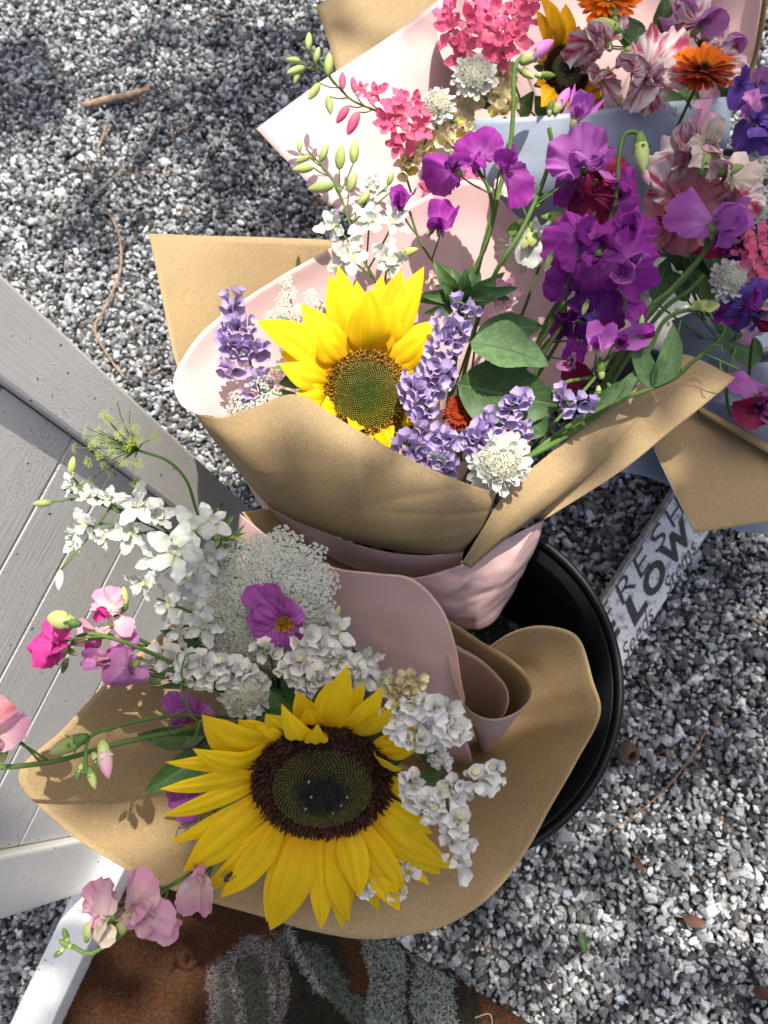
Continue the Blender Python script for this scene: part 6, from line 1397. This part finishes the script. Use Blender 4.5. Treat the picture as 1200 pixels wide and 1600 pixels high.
litter('straw', 'thin pale straw lying across the gravel at upper left', [(110, 262, .012), (180, 270, .013), (280, 272, .012)], .0006, TWIG, 'straw', 5)
litter('straw', 'pale straw pieces on the corner of the doormat', [(742, 1590, .022), (765, 1585, .024), (770, 1610, .022)], .0008, TWIG, 'straw', 5)
def leafbit(label, px, py, w_, l, deg, mat, cat='dry leaf'):
    c = WH(px, py, .012); root = empty('fallen_leaf', c); tag(root, label, cat, 'fallen leaves on the gravel')
    dv = imgdir(deg); dv[2] = 0; dv /= np.linalg.norm(dv); d = 0.95
    v, f, u = petal_bt(c - dv * S(l, d) / 2, c + dv * S(l, d) / 2 + [0, 0, .004], (0, 0, 1), S(w_, d), 'leaf', .12, .4, 0, 0, .1, .05, .3, 10, 6, int(px)); part('blade', mesh('blade', v, f, u, [mat]), root)
    tube('stalk', [c - dv * S(l, d) / 2, c - dv * S(l * .8, d)], .0006, TWIG, root, 4, 5)
DRY = petal_mat('dry_leaf_brown', (.09, .045, .032), (.13, .065, .048), None, .3, .1, .7, 6)
leafbit('curled red brown dry leaf on gravel at lower right', 1085, 1437, 15, 30, 100, DRY); leafbit('small dark brown leaf on gravel below the needle', 1000, 1353, 10, 24, 150, DRY)
leafbit('tiny green leaf on the gravel near the doormat', 912, 1473, 12, 28, 170, DKGREEN, 'green leaf'); leafbit('brown leaf scrap at the right picture edge', 1190, 1547, 16, 24, 80, DRY)
leafbit('dark brown leaf scrap on gravel under the pink corner', 500, 318, 12, 40, 110, DRY); leafbit('reddish leaf scrap beside the thick stick', 212, 157, 10, 14, 60, DRY)
leafbit('reddish leaf scrap left of the thick stick', 86, 143, 12, 16, 20, DRY)
leafbit('brown leaf scrap above the kraft corner', 292, 334, 12, 26, 80, DRY)
def nutshell():
    c = WH(975, 1174, .010); root = empty('nut_shell', c); tag(root, 'hollow brown nut shell on the gravel right of the bucket', 'nut shell')
    v, f, u = lathe_local([(.0105, 0), (.0135, .006), (.013, .012), (.009, .017), (.0065, .0175), (.0055, .0150), (.006, .008)], 18); sh = plain_mat('shell_brown', (.05, .032, .022), (.13, .085, .06), 160, .8, .5)
    M = frame(c, D(.3, .1, -1), imgdir(0), 1.0); part('shell', mesh('shell', v, f, u, [sh]), root, M)
    v, f, u = lathe_local([(.001, .007), (.0058, .0072), (.0058, .006), (.001, .005)], 14); part('kernel', mesh('kernel', v, f, u, [DRY]), root, M)
nutshell()
# ------------------------------------------------------------------ tree overhead: the dappled shade comes from its branches
def shade_tree():
    leafm = leaf_mat('tree_leaf', (.05, .10, .03), (.09, .15, .05), .5, .25)
    bark = plain_mat('tree_bark', (.06, .045, .035), (.16, .125, .10), 40, .9, .6, .004, (1, 1, .3))
    DIST = 4.2
    spots = [  # shaded place (px, py, height or depth), radius m, leaves
        (WH(385, 180), .14, 100), (WH(470, 300), .12, 40), (WH(0, 130), .09, 70), (WH(110, 380), .06, 10), (WH(330, 40), .10, 12),
        (W(590, 960, .60), .06, 30), (W(430, 990, .54), .06, 40), (W(360, 1060, .52), .04, 16), (W(480, 1200, .48), .06, 40), (W(600, 1260, .48), .06, 40), (W(480, 1350, .49), .05, 24), (W(690, 1180, .47), .05, 26), (W(830, 1130, .60), .08, 30), (W(660, 1420, .52), .06, 10),
        (WH(480, 1560), .15, 80), (WH(760, 1540), .12, 24), (WH(1000, 1600), .13, 18), (WH(30, 1540), .14, 46), (WH(930, 1420), .05, 5),
        (WH(1020, 960), .05, 30), (WH(1060, 1090), .05, 30), (WH(1090, 930), .045, 26), (WH(1010, 1120), .045, 20), (WH(985, 1190), .05, 10), (WH(950, 800), .12, 40),
        (W(1090, 350, .68), .07, 26), (W(1040, 480, .66), .07, 30), (W(1140, 520, .74), .06, 34), (W(900, 540, .63), .05, 16), (W(1080, 20, .78), .08, 30), (W(1110, 190, .76), .06, 16), (W(850, 150, .76), .05, 10)]
    a = np.mean([p for p, _, _ in spots], 0) + SUNPOS * DIST
    hz = np.array([SUNPOS[0], SUNPOS[1], 0]); hz /= np.linalg.norm(hz)
    base = np.array([a[0], a[1], 0]) + hz * 1.5 + np.cross(hz, [0, 0, 1]) * 1.2; base[2] = 0
    root = empty('shade_tree', base); tag(root, 'broad-leaved tree overhead whose branches cast the dappled shade', 'tree')
    fork = base + np.array([0, 0, 3.0])
    tube('trunk', [base, base + [.03, .02, 1.2], fork - [.0, .04, .8], fork], [.15, .12, .10, .085], bark, root, 20, 12)
    r = np.random.default_rng(21); V, U = [], []
    for i, (p, rad, n) in enumerate(spots):
        c = p + SUNPOS * (DIST + r.uniform(-.25, .25))
        mid = (fork + c) / 2 + np.array([0, 0, .25]) + r.normal(0, .06, 3)
        tube('branch', [fork, mid, c + SUNPOS * .03], [.020, .010, .004], bark, root, 14, 6)
        for k in range(n):
            q = c + r.normal(0, 1, 3) * rad * np.array([.62, .62, .4])
            an = r.uniform(0, 6.28); dv = np.array([math.cos(an), math.sin(an), r.uniform(-.5, .3)]); dv /= np.linalg.norm(dv)
            nn = np.array([r.normal(0, .45), r.normal(0, .45), 1.0]); L = r.uniform(.055, .095)
            v, f, u = petal_bt(q, q + dv * L, nn, L * .58, 'leaf', .06, .2, 0, 0, .05, 0, 0, 7, 5, int(k))
            V.append((v, f, u))
    v, f, u = merge(V)
    o = part('crown', mesh('crown', v, f, u, [leafm]), root); o['kind'] = 'stuff'
shade_tree()
